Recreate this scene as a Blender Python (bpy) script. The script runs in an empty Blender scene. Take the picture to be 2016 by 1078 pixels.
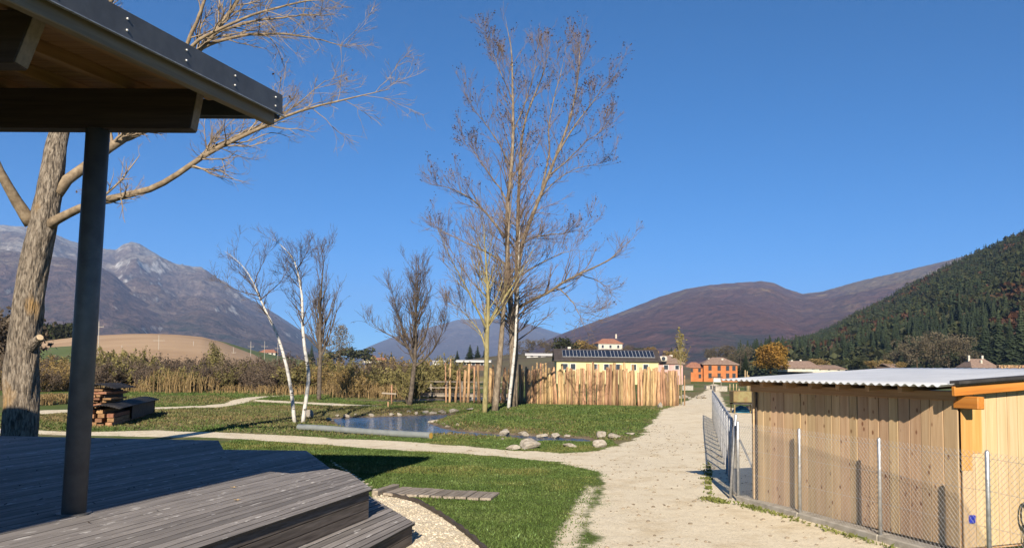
import bpy, math, random
import numpy as np
from mathutils import Vector, Matrix

# ------------------------------------------------------------------ camera, sky, sun, exposure
scene = bpy.context.scene
COL = scene.collection
FPX, CX, CY = 1640.0, 1008.0, 626.0          # focal length and principal point, in photo pixels
EYE = np.array((0.0, 0.0, 2.45))
PITCH, ROLL = math.atan(0.06), 0.0105
_F = np.array((0, math.cos(PITCH), math.sin(PITCH)))
_U0 = np.array((0, -math.sin(PITCH), math.cos(PITCH)))
_R0 = np.array((1.0, 0, 0))
_R = math.cos(ROLL) * _R0 + math.sin(ROLL) * _U0
_U = -math.sin(ROLL) * _R0 + math.cos(ROLL) * _U0
cam_d = bpy.data.cameras.new('camera')
cam_d.sensor_fit = 'HORIZONTAL'; cam_d.sensor_width = 36.0
cam_d.lens = 36.0 * FPX / 2016.0
cam_d.shift_y = (CY - 539.0) / 2016.0
cam_d.clip_start = 0.1; cam_d.clip_end = 90000.0
cam = bpy.data.objects.new('camera', cam_d); COL.objects.link(cam)
cam.matrix_world = Matrix(((_R[0], _U[0], -_F[0], EYE[0]), (_R[1], _U[1], -_F[1], EYE[1]),
                           (_R[2], _U[2], -_F[2], EYE[2]), (0, 0, 0, 1)))
scene.camera = cam

SUN_EL, SUN_AZ = math.radians(25.5), math.radians(4.0)
world = bpy.data.worlds.new('World'); scene.world = world; world.use_nodes = True
wn = world.node_tree.nodes; wl = world.node_tree.links
sky = wn.new('ShaderNodeTexSky'); sky.sky_type = 'NISHITA'; sky.sun_disc = False
sky.sun_elevation = SUN_EL; sky.sun_rotation = math.pi + SUN_AZ
sky.altitude = 2000; sky.air_density = 0.75; sky.dust_density = 0.0; sky.ozone_density = 10.0
bg = wn['Background']; bg.inputs['Strength'].default_value = 0.055
hsv = wn.new('ShaderNodeHueSaturation'); hsv.inputs['Saturation'].default_value = 1.09; hsv.inputs['Hue'].default_value = 0.491
wl.new(sky.outputs[0], hsv.inputs['Color']); wl.new(hsv.outputs[0], bg.inputs[0])
sun_d = bpy.data.lights.new('sun', 'SUN'); sun_d.energy = 5.0; sun_d.angle = math.radians(0.53)
sun_d.color = (1.0, 0.88, 0.72)
sun = bpy.data.objects.new('sun', sun_d); COL.objects.link(sun)
SUN_DIR = Vector((math.sin(SUN_AZ) * math.cos(SUN_EL), math.cos(SUN_AZ) * math.cos(SUN_EL), -math.sin(SUN_EL)))
sun.rotation_euler = SUN_DIR.to_track_quat('-Z', 'Y').to_euler()
sun.location = (-3, -30, 30)
scene.view_settings.view_transform = 'Standard'
scene.view_settings.look = 'None'
scene.view_settings.exposure = 1.2
scene.view_settings.gamma = 1.0
scene.cycles.max_bounces = 6
scene.cycles.volume_bounces = 0
scene.cycles.transparent_max_bounces = 12

rng = np.random.default_rng(7)
random.seed(7)

# ------------------------------------------------------------------ survey helpers (photo pixel -> place in the world)
def ray(px, py):
    d = _F + _R * (px - CX) / FPX + _U * (CY - py) / FPX
    return d / d[1]
def A(px, py, depth):
    return EYE + ray(px, py) * depth
def G(px, py, z=0.0):
    d = ray(px, py)
    return EYE + d * ((z - EYE[2]) / d[2])
def Gt(px, py):
    z = 0.0
    for _ in range(12):
        p = G(px, py, z)
        z = 0.6 * z + 0.4 * float(height(np.array([p[0]]), np.array([p[1]]))[0])
    return p

# ------------------------------------------------------------------ mesh helpers
ORG = {}
def link(o): COL.objects.link(o); return o
def tag(o, label=None, cat=None, group=None, kind=None):
    if label: o['label'] = label
    if cat: o['category'] = cat
    if group: o['group'] = group
    if kind: o['kind'] = kind
    return o
def thing(name, loc, label, cat, group=None):
    o = bpy.data.objects.new(name, None); link(o)
    o.empty_display_size = 0.2
    o.location = tuple(float(v) for v in loc)
    ORG[o.name] = np.array(loc, float)
    return tag(o, label, cat, group)

class MB:
    def __init__(s): s.v = []; s.f = []; s.n = 0; s.tint = []
    def add(s, V, faces, tint=None):
        V = np.asarray(V, float).reshape(-1, 3)
        for F in (faces if isinstance(faces, list) else [faces]):
            F = np.asarray(F, int)
            if len(F): s.f.append(F + s.n)
        s.v.append(V); s.n += len(V)
        if tint is not None: s.tint.append(np.broadcast_to(np.asarray(tint, float), (len(V), 3)))
        return s
    def tube(s, P, R, k=6, cap=True, tint=None):
        return s.tubes(np.asarray(P, float)[None], np.asarray(R, float)[None], k, cap, tint)
    def tubes(s, P, R, k=3, cap=False, tint=None):
        M, n, _ = P.shape
        if M == 0: return s
        T = np.empty_like(P)
        T[:, 1:-1] = P[:, 2:] - P[:, :-2]; T[:, 0] = P[:, 1] - P[:, 0]; T[:, -1] = P[:, -1] - P[:, -2]
        T /= np.linalg.norm(T, axis=2, keepdims=True) + 1e-9
        mean = P[:, -1] - P[:, 0]
        ax = np.argmin(np.abs(mean), axis=1)
        ref = np.eye(3)[ax][:, None, :]
        X = np.cross(T, np.broadcast_to(ref, T.shape)); X /= np.linalg.norm(X, axis=2, keepdims=True) + 1e-9
        Y = np.cross(T, X)
        a = np.arange(k) * 2 * np.pi / k
        V = P[:, :, None, :] + R[:, :, None, None] * (X[:, :, None, :] * np.cos(a)[None, None, :, None] + Y[:, :, None, :] * np.sin(a)[None, None, :, None])
        i = np.arange(n - 1)[:, None] * k; j = np.arange(k)[None]; j2 = (j + 1) % k
        Q = np.stack([i + j, i + j2, i + k + j2, i + k + j], -1).reshape(-1, 4)
        Fq = (Q[None] + (np.arange(M) * n * k)[:, None, None]).reshape(-1, 4)
        fs = [Fq]
        if cap:
            c0 = np.arange(k)[::-1][None] + (np.arange(M) * n * k)[:, None]
            c1 = np.arange(k)[None] + (np.arange(M) * n * k + (n - 1) * k)[:, None]
            fs += [c0, c1]
        if tint is not None and np.ndim(tint) == 2: tint = np.repeat(np.asarray(tint), n * k, axis=0)
        return s.add(V.reshape(-1, 3), fs, tint)
    def box(s, c, size, rot=None, b=0.0, tint=None):
        V, F = box_geo(size, b)
        if rot is not None: V = V @ np.asarray(rot).T
        return s.add(V + np.asarray(c), F, tint)
    def prism(s, poly, z0, z1, tint=None):
        poly = np.asarray(poly, float); n = len(poly)
        V = np.vstack([np.c_[poly, np.full(n, z0)], np.c_[poly, np.full(n, z1)]])
        i = np.arange(n); j = (i + 1) % n
        return s.add(V, [np.stack([i, j, j + n, i + n], 1), i[::-1][None], (i + n)[None]], tint)
    def quads(s, V, tint=None):            # V (M,4,3)
        M = len(V)
        if tint is not None and np.ndim(tint) == 2: tint = np.repeat(np.asarray(tint), 4, axis=0)
        return s.add(V.reshape(-1, 3), np.arange(M * 4).reshape(M, 4), tint)
    def data(s, name, material, smooth=False, org=None):
        V = np.vstack(s.v)
        if org is not None: V = V - org
        me = bpy.data.meshes.new(name)
        me.vertices.add(len(V)); me.vertices.foreach_set('co', V.astype(np.float32).ravel())
        sizes = np.concatenate([np.full(len(F), F.shape[1]) for F in s.f])
        loops = np.concatenate([F.ravel() for F in s.f])
        me.loops.add(len(loops)); me.loops.foreach_set('vertex_index', loops.astype(np.int32))
        me.polygons.add(len(sizes))
        me.polygons.foreach_set('loop_start', np.concatenate([[0], np.cumsum(sizes)[:-1]]).astype(np.int32))
        me.polygons.foreach_set('use_smooth', np.full(len(sizes), bool(smooth)))
        if s.tint:
            ca = me.color_attributes.new('tint', 'FLOAT_COLOR', 'POINT')
            T = np.vstack(s.tint); ca.data.foreach_set('color', np.c_[T, np.ones(len(T))].astype(np.float32).ravel())
        me.update(calc_edges=True); me.validate()
        if material: me.materials.append(material)
        return me
    def build(s, name, material, parent=None, smooth=False, org=None):
        o0 = ORG[parent.name] if parent is not None else (org if org is not None else np.zeros(3))
        o = bpy.data.objects.new(name, s.data(name, material, smooth, o0)); link(o)
        if parent is not None: o.parent = parent
        else: o.location = tuple(o0)
        ORG[o.name] = np.array(o0, float)
        return o

_bc = {}
def box_geo(size, b=0.0):
    sx, sy, sz = (float(v) / 2 for v in size)
    if b <= 0:
        V = np.array([(x, y, z) for x in (-sx, sx) for y in (-sy, sy) for z in (-sz, sz)])
        return V, np.array([(0, 1, 3, 2), (4, 6, 7, 5), (0, 4, 5, 1), (2, 3, 7, 6), (0, 2, 6, 4), (1, 5, 7, 3)])
    V = []; idx = {}
    for cx in (-1, 1):
        for cy in (-1, 1):
            for cz in (-1, 1):
                for ax in range(3):
                    p = [cx * (sx - b), cy * (sy - b), cz * (sz - b)]
                    p[ax] = (cx * sx, cy * sy, cz * sz)[ax]
                    idx[(cx, cy, cz, ax)] = len(V); V.append(p)
    Q = []; T = []
    for ax in range(3):
        o = [a for a in range(3) if a != ax]
        for sg in (-1, 1):
            q = []
            for (a, c) in ((-1, -1), (1, -1), (1, 1), (-1, 1)):
                k = [0, 0, 0]; k[ax] = sg; k[o[0]] = a; k[o[1]] = c
                q.append(idx[(k[0], k[1], k[2], ax)])
            Q.append(q)
        for a in (-1, 1):
            for c in (-1, 1):
                q = []
                for (e, w) in ((-1, o[0]), (1, o[0]), (1, o[1]), (-1, o[1])):
                    k = [0, 0, 0]; k[ax] = e; k[o[0]] = a; k[o[1]] = c
                    q.append(idx[(k[0], k[1], k[2], w)])
                Q.append(q)
    for cx in (-1, 1):
        for cy in (-1, 1):
            for cz in (-1, 1): T.append([idx[(cx, cy, cz, a)] for a in range(3)])
    V = np.array(V)
    def fix(F):                              # face outwards
        F = np.array(F)
        for r in range(len(F)):
            P = V[F[r]]; n = np.cross(P[1] - P[0], P[2] - P[0])
            if n @ P.mean(0) < 0: F[r] = F[r][::-1]
        return F
    return V, [fix(Q), fix(T)]
def part_box(name, c, size, rot, material, parent, b=0.004):
    """one bevelled piece with its own axes (x along its length), a child of parent"""
    key = (name, tuple(round(float(v), 3) for v in size), material.name, b)
    if key not in _bc:
        m = MB(); V, F = box_geo(size, b); m.add(V, F); _bc[key] = m.data(name, material)
    o = bpy.data.objects.new(name, _bc[key]); link(o)
    org = np.zeros(3)
    if parent is not None:
        o.parent = parent; org = ORG[parent.name]
    Rm = np.eye(4); Rm[:3, :3] = rot; Rm[:3, 3] = np.asarray(c) - org
    o.matrix_local = Matrix(Rm.tolist()); ORG[o.name] = np.asarray(c, float)
    return o
def frame(xdir, up=(0, 0, 1)):
    x = np.asarray(xdir, float); x = x / np.linalg.norm(x)
    y = np.cross(up, x); y /= np.linalg.norm(y)
    return np.stack([x, y, np.cross(x, y)], 1)
def rotz(a):
    c, s = math.cos(a), math.sin(a); return np.array([[c, -s, 0], [s, c, 0], [0, 0, 1.0]])
def copy_tree(o, parent=None):
    c = o.copy(); link(c); c.parent = parent
    ORG[c.name] = ORG.get(o.name, np.zeros(3))
    for ch in list(o.children):
        copy_tree(ch, c)
    return c

# ------------------------------------------------------------------ material helper
def mat(name, cols, scale=5.0, detail=6.0, rough=0.85, bump=0.0, bscale=None, stretch=(1, 1, 1), metallic=0.0,
        rand=0.0, spec=0.3, tint=False, rough_n=0.6, second=None, bdist=0.02, jitter=True, hue=0.0, distort=0.0, trans=0.0, knots=False, span=(.32, .70)):
    m = bpy.data.materials.new(name); m.use_nodes = True
    N = m.node_tree.nodes; L = m.node_tree.links; P = N['Principled BSDF']
    tc = N.new('ShaderNodeTexCoord'); vec = tc.outputs['Object']
    oi = None
    if rand or hue or jitter: oi = N.new('ShaderNodeObjectInfo')
    if jitter:
        sc = N.new('ShaderNodeVectorMath'); sc.operation = 'SCALE'; sc.inputs[0].default_value = (37.1, 17.3, 23.7)
        L.new(oi.outputs['Random'], sc.inputs['Scale'])
        ad = N.new('ShaderNodeVectorMath'); ad.operation = 'ADD'
        L.new(vec, ad.inputs[0]); L.new(sc.outputs[0], ad.inputs[1]); vec = ad.outputs[0]
    mp = N.new('ShaderNodeMapping'); mp.inputs['Scale'].default_value = stretch; L.new(vec, mp.inputs[0]); vec = mp.outputs[0]
    nz = N.new('ShaderNodeTexNoise'); nz.inputs['Scale'].default_value = scale; nz.inputs['Detail'].default_value = detail
    nz.inputs['Roughness'].default_value = rough_n; nz.inputs['Distortion'].default_value = distort
    L.new(vec, nz.inputs['Vector'])
    cr = N.new('ShaderNodeValToRGB'); e = cr.color_ramp.elements
    lo, hi = span
    while len(e) < len(cols): e.new(0.5)
    for i, c in enumerate(cols):
        e[i].position = lo + (hi - lo) * i / max(1, len(cols) - 1); e[i].color = (*c, 1)
    L.new(nz.outputs[0], cr.inputs[0]); col = cr.outputs[0]
    if second:                                # (colour, scale, threshold, softness, stretch)
        c2, s2, th, so, st2 = second
        mp2 = N.new('ShaderNodeMapping'); mp2.inputs['Scale'].default_value = st2
        L.new(mp.inputs[0].links[0].from_socket, mp2.inputs[0])
        n2 = N.new('ShaderNodeTexNoise'); n2.inputs['Scale'].default_value = s2; n2.inputs['Detail'].default_value = 4
        L.new(mp2.outputs[0], n2.inputs['Vector'])
        mr = N.new('ShaderNodeMapRange'); mr.inputs[1].default_value = th - so; mr.inputs[2].default_value = th + so
        L.new(n2.outputs[0], mr.inputs[0])
        mx = N.new('ShaderNodeMix'); mx.data_type = 'RGBA'; L.new(mr.outputs[0], mx.inputs[0])
        L.new(col, mx.inputs[6]); mx.inputs[7].default_value = (*c2, 1); col = mx.outputs[2]
    if knots:
        mk_ = N.new('ShaderNodeMapping'); mk_.inputs['Scale'].default_value = (1.9, 3.4, 3.4); L.new(mp.inputs[0].links[0].from_socket, mk_.inputs[0])
        vo = N.new('ShaderNodeTexVoronoi'); vo.inputs['Scale'].default_value = 2.2; L.new(mk_.outputs[0], vo.inputs['Vector'])
        kr = N.new('ShaderNodeMapRange'); kr.inputs[1].default_value = .19; kr.inputs[2].default_value = .10; L.new(vo.outputs['Distance'], kr.inputs[0])
        mx = N.new('ShaderNodeMix'); mx.data_type = 'RGBA'; L.new(kr.outputs[0], mx.inputs[0]); L.new(col, mx.inputs[6]); mx.inputs[7].default_value = (.17, .085, .04, 1); col = mx.outputs[2]
    if tint:
        at = N.new('ShaderNodeAttribute'); at.attribute_name = 'tint'
        mx = N.new('ShaderNodeMix'); mx.data_type = 'RGBA'; mx.blend_type = 'MULTIPLY'; mx.inputs[0].default_value = 1
        L.new(col, mx.inputs[6]); L.new(at.outputs['Color'], mx.inputs[7]); col = mx.outputs[2]
    if rand or hue:
        hs = N.new('ShaderNodeHueSaturation')
        mr = N.new('ShaderNodeMapRange'); mr.inputs[3].default_value = 1 - rand; mr.inputs[4].default_value = 1 + rand
        L.new(oi.outputs['Random'], mr.inputs[0]); L.new(mr.outputs[0], hs.inputs['Value'])
        if hue:
            fr = N.new('ShaderNodeMath'); fr.operation = 'MULTIPLY'; fr.inputs[1].default_value = 7.31; L.new(oi.outputs['Random'], fr.inputs[0])
            f2 = N.new('ShaderNodeMath'); f2.operation = 'FRACT'; L.new(fr.outputs[0], f2.inputs[0])
            m2 = N.new('ShaderNodeMapRange'); m2.inputs[3].default_value = .5 - hue; m2.inputs[4].default_value = .5 + hue
            L.new(f2.outputs[0], m2.inputs[0]); L.new(m2.outputs[0], hs.inputs['Hue'])
        L.new(col, hs.inputs['Color']); col = hs.outputs[0]
    L.new(col, P.inputs['Base Color'])
    P.inputs['Roughness'].default_value = rough; P.inputs['Metallic'].default_value = metallic
    P.inputs['Specular IOR Level'].default_value = spec
    if bump:
        nb = N.new('ShaderNodeTexNoise'); nb.inputs['Scale'].default_value = bscale or scale * 2; nb.inputs['Detail'].default_value = 5
        L.new(vec, nb.inputs['Vector'])
        bp = N.new('ShaderNodeBump'); bp.inputs['Strength'].default_value = bump; bp.inputs['Distance'].default_value = bdist
        L.new(nb.outputs[0], bp.inputs['Height']); L.new(bp.outputs[0], P.inputs['Normal'])
    if trans:
        tr = N.new('ShaderNodeBsdfTranslucent'); L.new(col, tr.inputs[0])
        ms = N.new('ShaderNodeMixShader'); ms.inputs[0].default_value = trans
        L.new(P.outputs[0], ms.inputs[1]); L.new(tr.outputs[0], ms.inputs[2])
        L.new(ms.outputs[0], N['Material Output'].inputs[0])
    m['bump_node'] = 1 if bump else 0
    return m
# ------------------------------------------------------------------ materials
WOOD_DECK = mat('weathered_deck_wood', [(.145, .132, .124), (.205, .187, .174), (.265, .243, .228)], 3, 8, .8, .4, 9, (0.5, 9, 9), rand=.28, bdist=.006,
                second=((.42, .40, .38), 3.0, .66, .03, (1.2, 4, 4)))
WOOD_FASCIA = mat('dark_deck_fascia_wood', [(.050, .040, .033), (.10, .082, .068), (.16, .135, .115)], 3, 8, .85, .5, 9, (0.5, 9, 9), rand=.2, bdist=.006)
WOOD_SHED = mat('raw_larch_board', [(.32, .21, .115), (.40, .275, .16), (.46, .335, .205)], 2.2, 8, .75, .2, 6, (0.35, 7, 7), rand=.13, hue=.010, bdist=.004, knots=True)
WOOD_ORANGE = mat('oiled_orange_timber', [(.34, .125, .022), (.44, .17, .03), (.50, .22, .05)], 2.2, 7, .5, .2, 6, (0.35, 7, 7), rand=.10, bdist=.004)
WOOD_STAINED = mat('oil_stained_board', [(.40, .20, .055), (.46, .25, .075), (.50, .30, .11)], 2.2, 7, .6, .15, 6, (0.35, 7, 7), rand=.06, bdist=.004)
WOOD_PALE = mat('pale_fresh_board', [(.40, .285, .145), (.46, .34, .19), (.52, .40, .245)], 2.2, 7, .7, .15, 6, (0.35, 7, 7), rand=.10, hue=.008, bdist=.004)
WOOD_RAFTER = mat('brown_rafter_timber', [(.28, .155, .07), (.38, .22, .11), (.44, .28, .15)], 2.2, 7, .6, .2, 6, (0.35, 7, 7), rand=.12, bdist=.004)  # brown timber of the shed rafters, wall plate and inner wall
WOOD_ROOF = mat('glazed_roof_timber', [(.19, .095, .038), (.26, .135, .056), (.32, .18, .08)], 2.4, 7, .55, .15, 6, (0.35, 7, 7), rand=.10, bdist=.004)
WOOD_STAIN_SHADE = mat('stained_purlin_with_shade', [(.035, .022, .018), (.055, .035, .028), (.075, .05, .04)], 2.4, 7, .6, .15, 6, (0.35, 7, 7), bdist=.004)  # stain darkened further so the colour holds the roof's shade
WOOD_BARGE = mat('grey_brown_barge', [(.17, .125, .085), (.22, .165, .115), (.27, .21, .15)], 2.4, 7, .6, .2, 6, (0.35, 7, 7), bdist=.004)
WOOD_POST = mat('peeled_log', [(.20, .115, .058), (.32, .20, .105), (.42, .285, .16)], 3.0, 7, .8, .5, 8, (5, 5, .6), rand=.42, hue=.018, bdist=.012,
                second=((.13, .085, .055), 5.0, .66, .06, (3, 3, .8)))
WOOD_GREY = mat('grey_plank', [(.13, .11, .085), (.23, .195, .155), (.32, .28, .225)], 3, 7, .85, .4, 9, (0.6, 8, 8), rand=.18, bdist=.006)
WOOD_BLOCK = mat('stacked_beam_end', [(.13, .062, .03), (.22, .115, .058), (.30, .18, .10)], 5, 6, .85, .4, 12, rand=.3, hue=.02)
WOOD_TAR = mat('tarred_plank', [(.022, .018, .016), (.045, .036, .031), (.075, .062, .054)], 4, 6, .7, .4, 12, rand=.2)
STEEL_DARK = mat('dark_grey_sheet', [(.060, .064, .072), (.070, .075, .085), (.082, .088, .098)], 6, 4, .5, .05, 20, metallic=.1, spec=.4)
STEEL_POLE = mat('grey_painted_steel', [(.085, .085, .085), (.11, .11, .108), (.135, .132, .128)], 5, 8, .5, .08, 30, metallic=.2, spec=.45)
GALV = mat('galvanised_steel', [(.30, .31, .32), (.42, .43, .44), (.55, .56, .57)], 14, 6, .45, .1, 40, metallic=.7, spec=.5)
WIRE = mat('galvanised_wire', [(.30, .30, .30), (.38, .38, .38), (.46, .46, .46)], 30, 3, .5, metallic=.3)
ROOF_WHITE = mat('white_corrugated_sheet', [(.42, .44, .465), (.48, .50, .525), (.53, .55, .575)], 1.5, 6, .35, .03, 12, spec=.5, metallic=.1)
SHEET_DARK = mat('dark_corrugated_sheet', [(.020, .019, .019), (.036, .034, .034), (.06, .056, .054)], 3, 6, .75, .1, 20, spec=.2)
CONCRETE = mat('rough_concrete', [(.22, .20, .165), (.31, .285, .24), (.38, .35, .305)], 7, 8, .9, .5, 40, bdist=.01)
ROCK = mat('pale_limestone', [(.19, .165, .13), (.29, .26, .215), (.38, .35, .30)], 3.2, 9, .9, .7, 7, rand=.12, bdist=.05,
           second=((.20, .17, .12), 2.6, .64, .08, (1, 1, 1)))
PIPE = mat('grey_plastic_pipe', [(.15, .165, .16), (.175, .19, .185), (.20, .215, .205)], 4, 5, .4, .03, 20, spec=.5)
PIPE_END = mat('ochre_pipe_lining', [(.35, .21, .04), (.48, .30, .06)], 9, 4, .6)
BARK_BIG = mat('ridged_ash_bark', [(.05, .041, .031), (.15, .122, .092), (.24, .205, .16)], 4.2, 8, .9, 1.0, 4.6, (5.0, 5.0, 1.15), bdist=.08, distort=.6, span=(.38, .62),
               second=((.33, .20, .07), 1.1, .63, .06, (1, 1, .5)))
BARK_LIMB = mat('pale_limb_bark', [(.12, .088, .055), (.20, .152, .098), (.28, .22, .148)], 7, 7, .85, .5, 14, bdist=.02)
BARK_POPLAR = mat('poplar_bark', [(.075, .058, .042), (.165, .13, .092), (.26, .215, .16)], 3.5, 8, .9, .7, 6, (2.4, 2.4, 1), bdist=.03)
BARK_GREEN = mat('algae_green_bark', [(.12, .10, .045), (.22, .19, .085), (.30, .26, .13)], 4, 7, .9, .5, 8, (2.5, 2.5, .8), bdist=.02)
BARK_BIRCH = mat('white_birch_bark', [(.30, .285, .255), (.44, .425, .39), (.52, .505, .47)], 6, 6, .7, .3, 12, bdist=.01,
                 second=((.03, .025, .022), 3.2, .63, .02, (1.2, 1.2, 3.6)))
BARK_DARK = mat('dark_bare_bark', [(.045, .036, .028), (.085, .068, .052), (.14, .115, .088)], 6, 6, .9, .5, 14, bdist=.02)
TWIG = mat('thin_brown_twig', [(.085, .060, .045), (.15, .108, .078), (.21, .155, .112)], 2, 4, .85)
TWIG_PALE = mat('thin_pale_twig', [(.15, .11, .075), (.24, .185, .125), (.32, .25, .175)], 2, 4, .85)
TWIG_DARK = mat('thin_dark_twig', [(.045, .034, .028), (.08, .062, .05), (.12, .095, .075)], 2, 4, .85)
LEAF_DEAD = mat('withered_poplar_leaf', [(.028, .016, .012), (.05, .028, .018), (.08, .05, .026)], 9, 3, .7, trans=.25)
def leafmat(name, cols, sc=.9): return mat(name, cols, sc, 5, .75, tint=True, jitter=True, trans=.22, rand=.10)
LEAF_OLIVE = leafmat('olive_willow_leaf', [(.085, .076, .026), (.135, .118, .042), (.19, .162, .065)])
LEAF_BROWN = leafmat('brown_scrub_twig', [(.055, .042, .032), (.085, .065, .046), (.12, .094, .062)])
LEAF_TAWNY = leafmat('tawny_scrub_leaf', [(.115, .078, .026), (.18, .125, .044), (.24, .175, .07)])
LEAF_ORANGE = leafmat('autumn_tree_leaf', [(.085, .078, .018), (.17, .105, .02), (.25, .115, .022)], .35)
LEAF_RUST = leafmat('rust_beech_leaf', [(.042, .022, .013), (.068, .033, .017), (.09, .052, .023)], .5)
LEAF_GREEN = leafmat('mixed_green_leaf', [(.020, .026, .010), (.034, .040, .015), (.054, .056, .023)], .5)
NEEDLE = leafmat('spruce_needle', [(.013, .022, .010), (.024, .036, .016), (.042, .054, .024)], .5)
LEAF_BARE = leafmat('bare_crown_twig', [(.065, .052, .034), (.10, .082, .052), (.14, .115, .072)], .5)
REED = leafmat('dry_reed', [(.18, .12, .05), (.27, .185, .08), (.35, .26, .13)], 3)
GRASS_B = leafmat('lawn_blade', [(.058, .100, .020), (.088, .138, .030), (.13, .175, .052)], 1.2)
PLASTER_Y = mat('cream_yellow_plaster', [(.46, .40, .20), (.50, .44, .23), (.54, .48, .26)], 1, 6, .9)
PLASTER_P = mat('pink_plaster', [(.40, .24, .22), (.45, .28, .26), (.48, .31, .28)], 1, 6, .9)
PLASTER_O = mat('orange_plaster', [(.32, .11, .038), (.36, .13, .046), (.40, .155, .06)], 1, 6, .9)
PLASTER_W = mat('off_white_plaster', [(.38, .35, .29), (.44, .41, .345), (.48, .45, .39)], 1, 6, .9)
PLASTER_G = mat('grey_gable_plaster', [(.42, .39, .34), (.48, .45, .40), (.53, .50, .45)], 1, 6, .9)
TILE_DARK = mat('dark_roof_sheet', [(.035, .028, .026), (.05, .041, .038), (.07, .058, .053)], 2, 6, .7)
TILE_RED = mat('red_clay_tile', [(.20, .085, .055), (.27, .125, .08), (.32, .165, .11)], 2, 6, .85, .4, 9)
TILE_BROWN = mat('brown_clay_tile', [(.16, .105, .08), (.215, .15, .115), (.26, .19, .15)], 2, 6, .85, .4, 9)
PANEL = mat('solar_panel_glass', [(.012, .016, .028), (.018, .024, .040)], 2, 3, .15, spec=.6)
PANEL_F = mat('aluminium_panel_frame', [(.45, .46, .48), (.55, .56, .58)], 4, 3, .4, metallic=.4)
WIN = mat('dark_window_glass', [(.02, .024, .03), (.04, .045, .05)], 3, 3, .15, spec=.6)
SHUTTER = mat('brown_shutter', [(.09, .05, .03), (.14, .08, .05)], 4, 4, .7)
TRIM_W = mat('white_trim', [(.46, .45, .43), (.52, .51, .49)], 3, 4, .7)
PVC_BLUE = mat('blue_plastic', [(.01, .025, .34), (.015, .035, .45)], 5, 3, .4, spec=.5)
TARP = mat('cyan_tarpaulin', [(.012, .07, .12), (.02, .11, .18), (.05, .17, .22)], 5, 4, .5, .4, 9)
RUBBER_AND_SHADE = mat('black_rubber_and_shade', [(.012, .012, .012), (.022, .022, .022)], 8, 3, .6)
RUST = mat('rusty_green_metal', [(.15, .075, .035), (.17, .135, .06), (.21, .19, .085)], 3, 6, .8, .2, 9)
EDGE = mat('dark_edging', [(.045, .036, .03), (.075, .06, .048)], 6, 4, .9, .4, 20)
LITTER = mat('fallen_leaf', [(.03, .022, .016), (.06, .04, .025)], 5, 3, .8)
LITTER_Y = mat('pale_fallen_leaf', [(.40, .27, .12), (.55, .42, .24)], 5, 3, .8)

# ------------------------------------------------------------------ terrain
def poly_sdf(poly, X, Y):
    P = np.asarray(poly, float)[:, :2]; n = len(P)
    d = np.full(X.shape, 1e18); inside = np.zeros(X.shape, bool)
    for i in range(n):
        a = P[i]; b = P[(i + 1) % n]; e = b - a
        t = np.clip(((X - a[0]) * e[0] + (Y - a[1]) * e[1]) / (e @ e + 1e-12), 0, 1)
        d = np.minimum(d, (X - a[0] - t * e[0]) ** 2 + (Y - a[1] - t * e[1]) ** 2)
        c = ((a[1] > Y) != (b[1] > Y))
        with np.errstate(divide='ignore', invalid='ignore'):
            xi = a[0] + (Y - a[1]) / (b[1] - a[1] if b[1] != a[1] else 1e-12) * e[0]
        inside ^= c & (X < xi)
    d = np.sqrt(d); return np.where(inside, -d, d)
def line_dist(line, X, Y):
    P = np.asarray(line, float)[:, :2]; d = np.full(X.shape, 1e18)
    for i in range(len(P) - 1):
        a = P[i]; e = P[i + 1] - a
        t = np.clip(((X - a[0]) * e[0] + (Y - a[1]) * e[1]) / (e @ e + 1e-12), 0, 1)
        d = np.minimum(d, (X - a[0] - t * e[0]) ** 2 + (Y - a[1] - t * e[1]) ** 2)
    return np.sqrt(d)
def sstep(a, b, x): t = np.clip((x - a) / (b - a), 0, 1); return t * t * (3 - 2 * t)
def vnoise(X, Y, seed=0):
    xi = np.floor(X).astype(np.int64); yi = np.floor(Y).astype(np.int64); fx = X - xi; fy = Y - yi
    fx = fx * fx * (3 - 2 * fx); fy = fy * fy * (3 - 2 * fy)
    def h(a, b):
        v = (a * 374761393 + b * 668265263 + seed * 982451653) & 0x7fffffff
        v = ((v ^ (v >> 13)) * 1274126177) & 0x7fffffff
        return ((v ^ (v >> 16)) & 0xffff) / 65535.0
    return (h(xi, yi) * (1 - fx) + h(xi + 1, yi) * fx) * (1 - fy) + (h(xi, yi + 1) * (1 - fx) + h(xi + 1, yi + 1) * fx) * fy
def fbm(X, Y, o=4, seed=0, gain=.5):
    s = 0; a = 1; t = 0
    for k in range(o): s = s + a * vnoise(X * 2 ** k, Y * 2 ** k, seed + k); t += a; a *= gain
    return s / t

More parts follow.
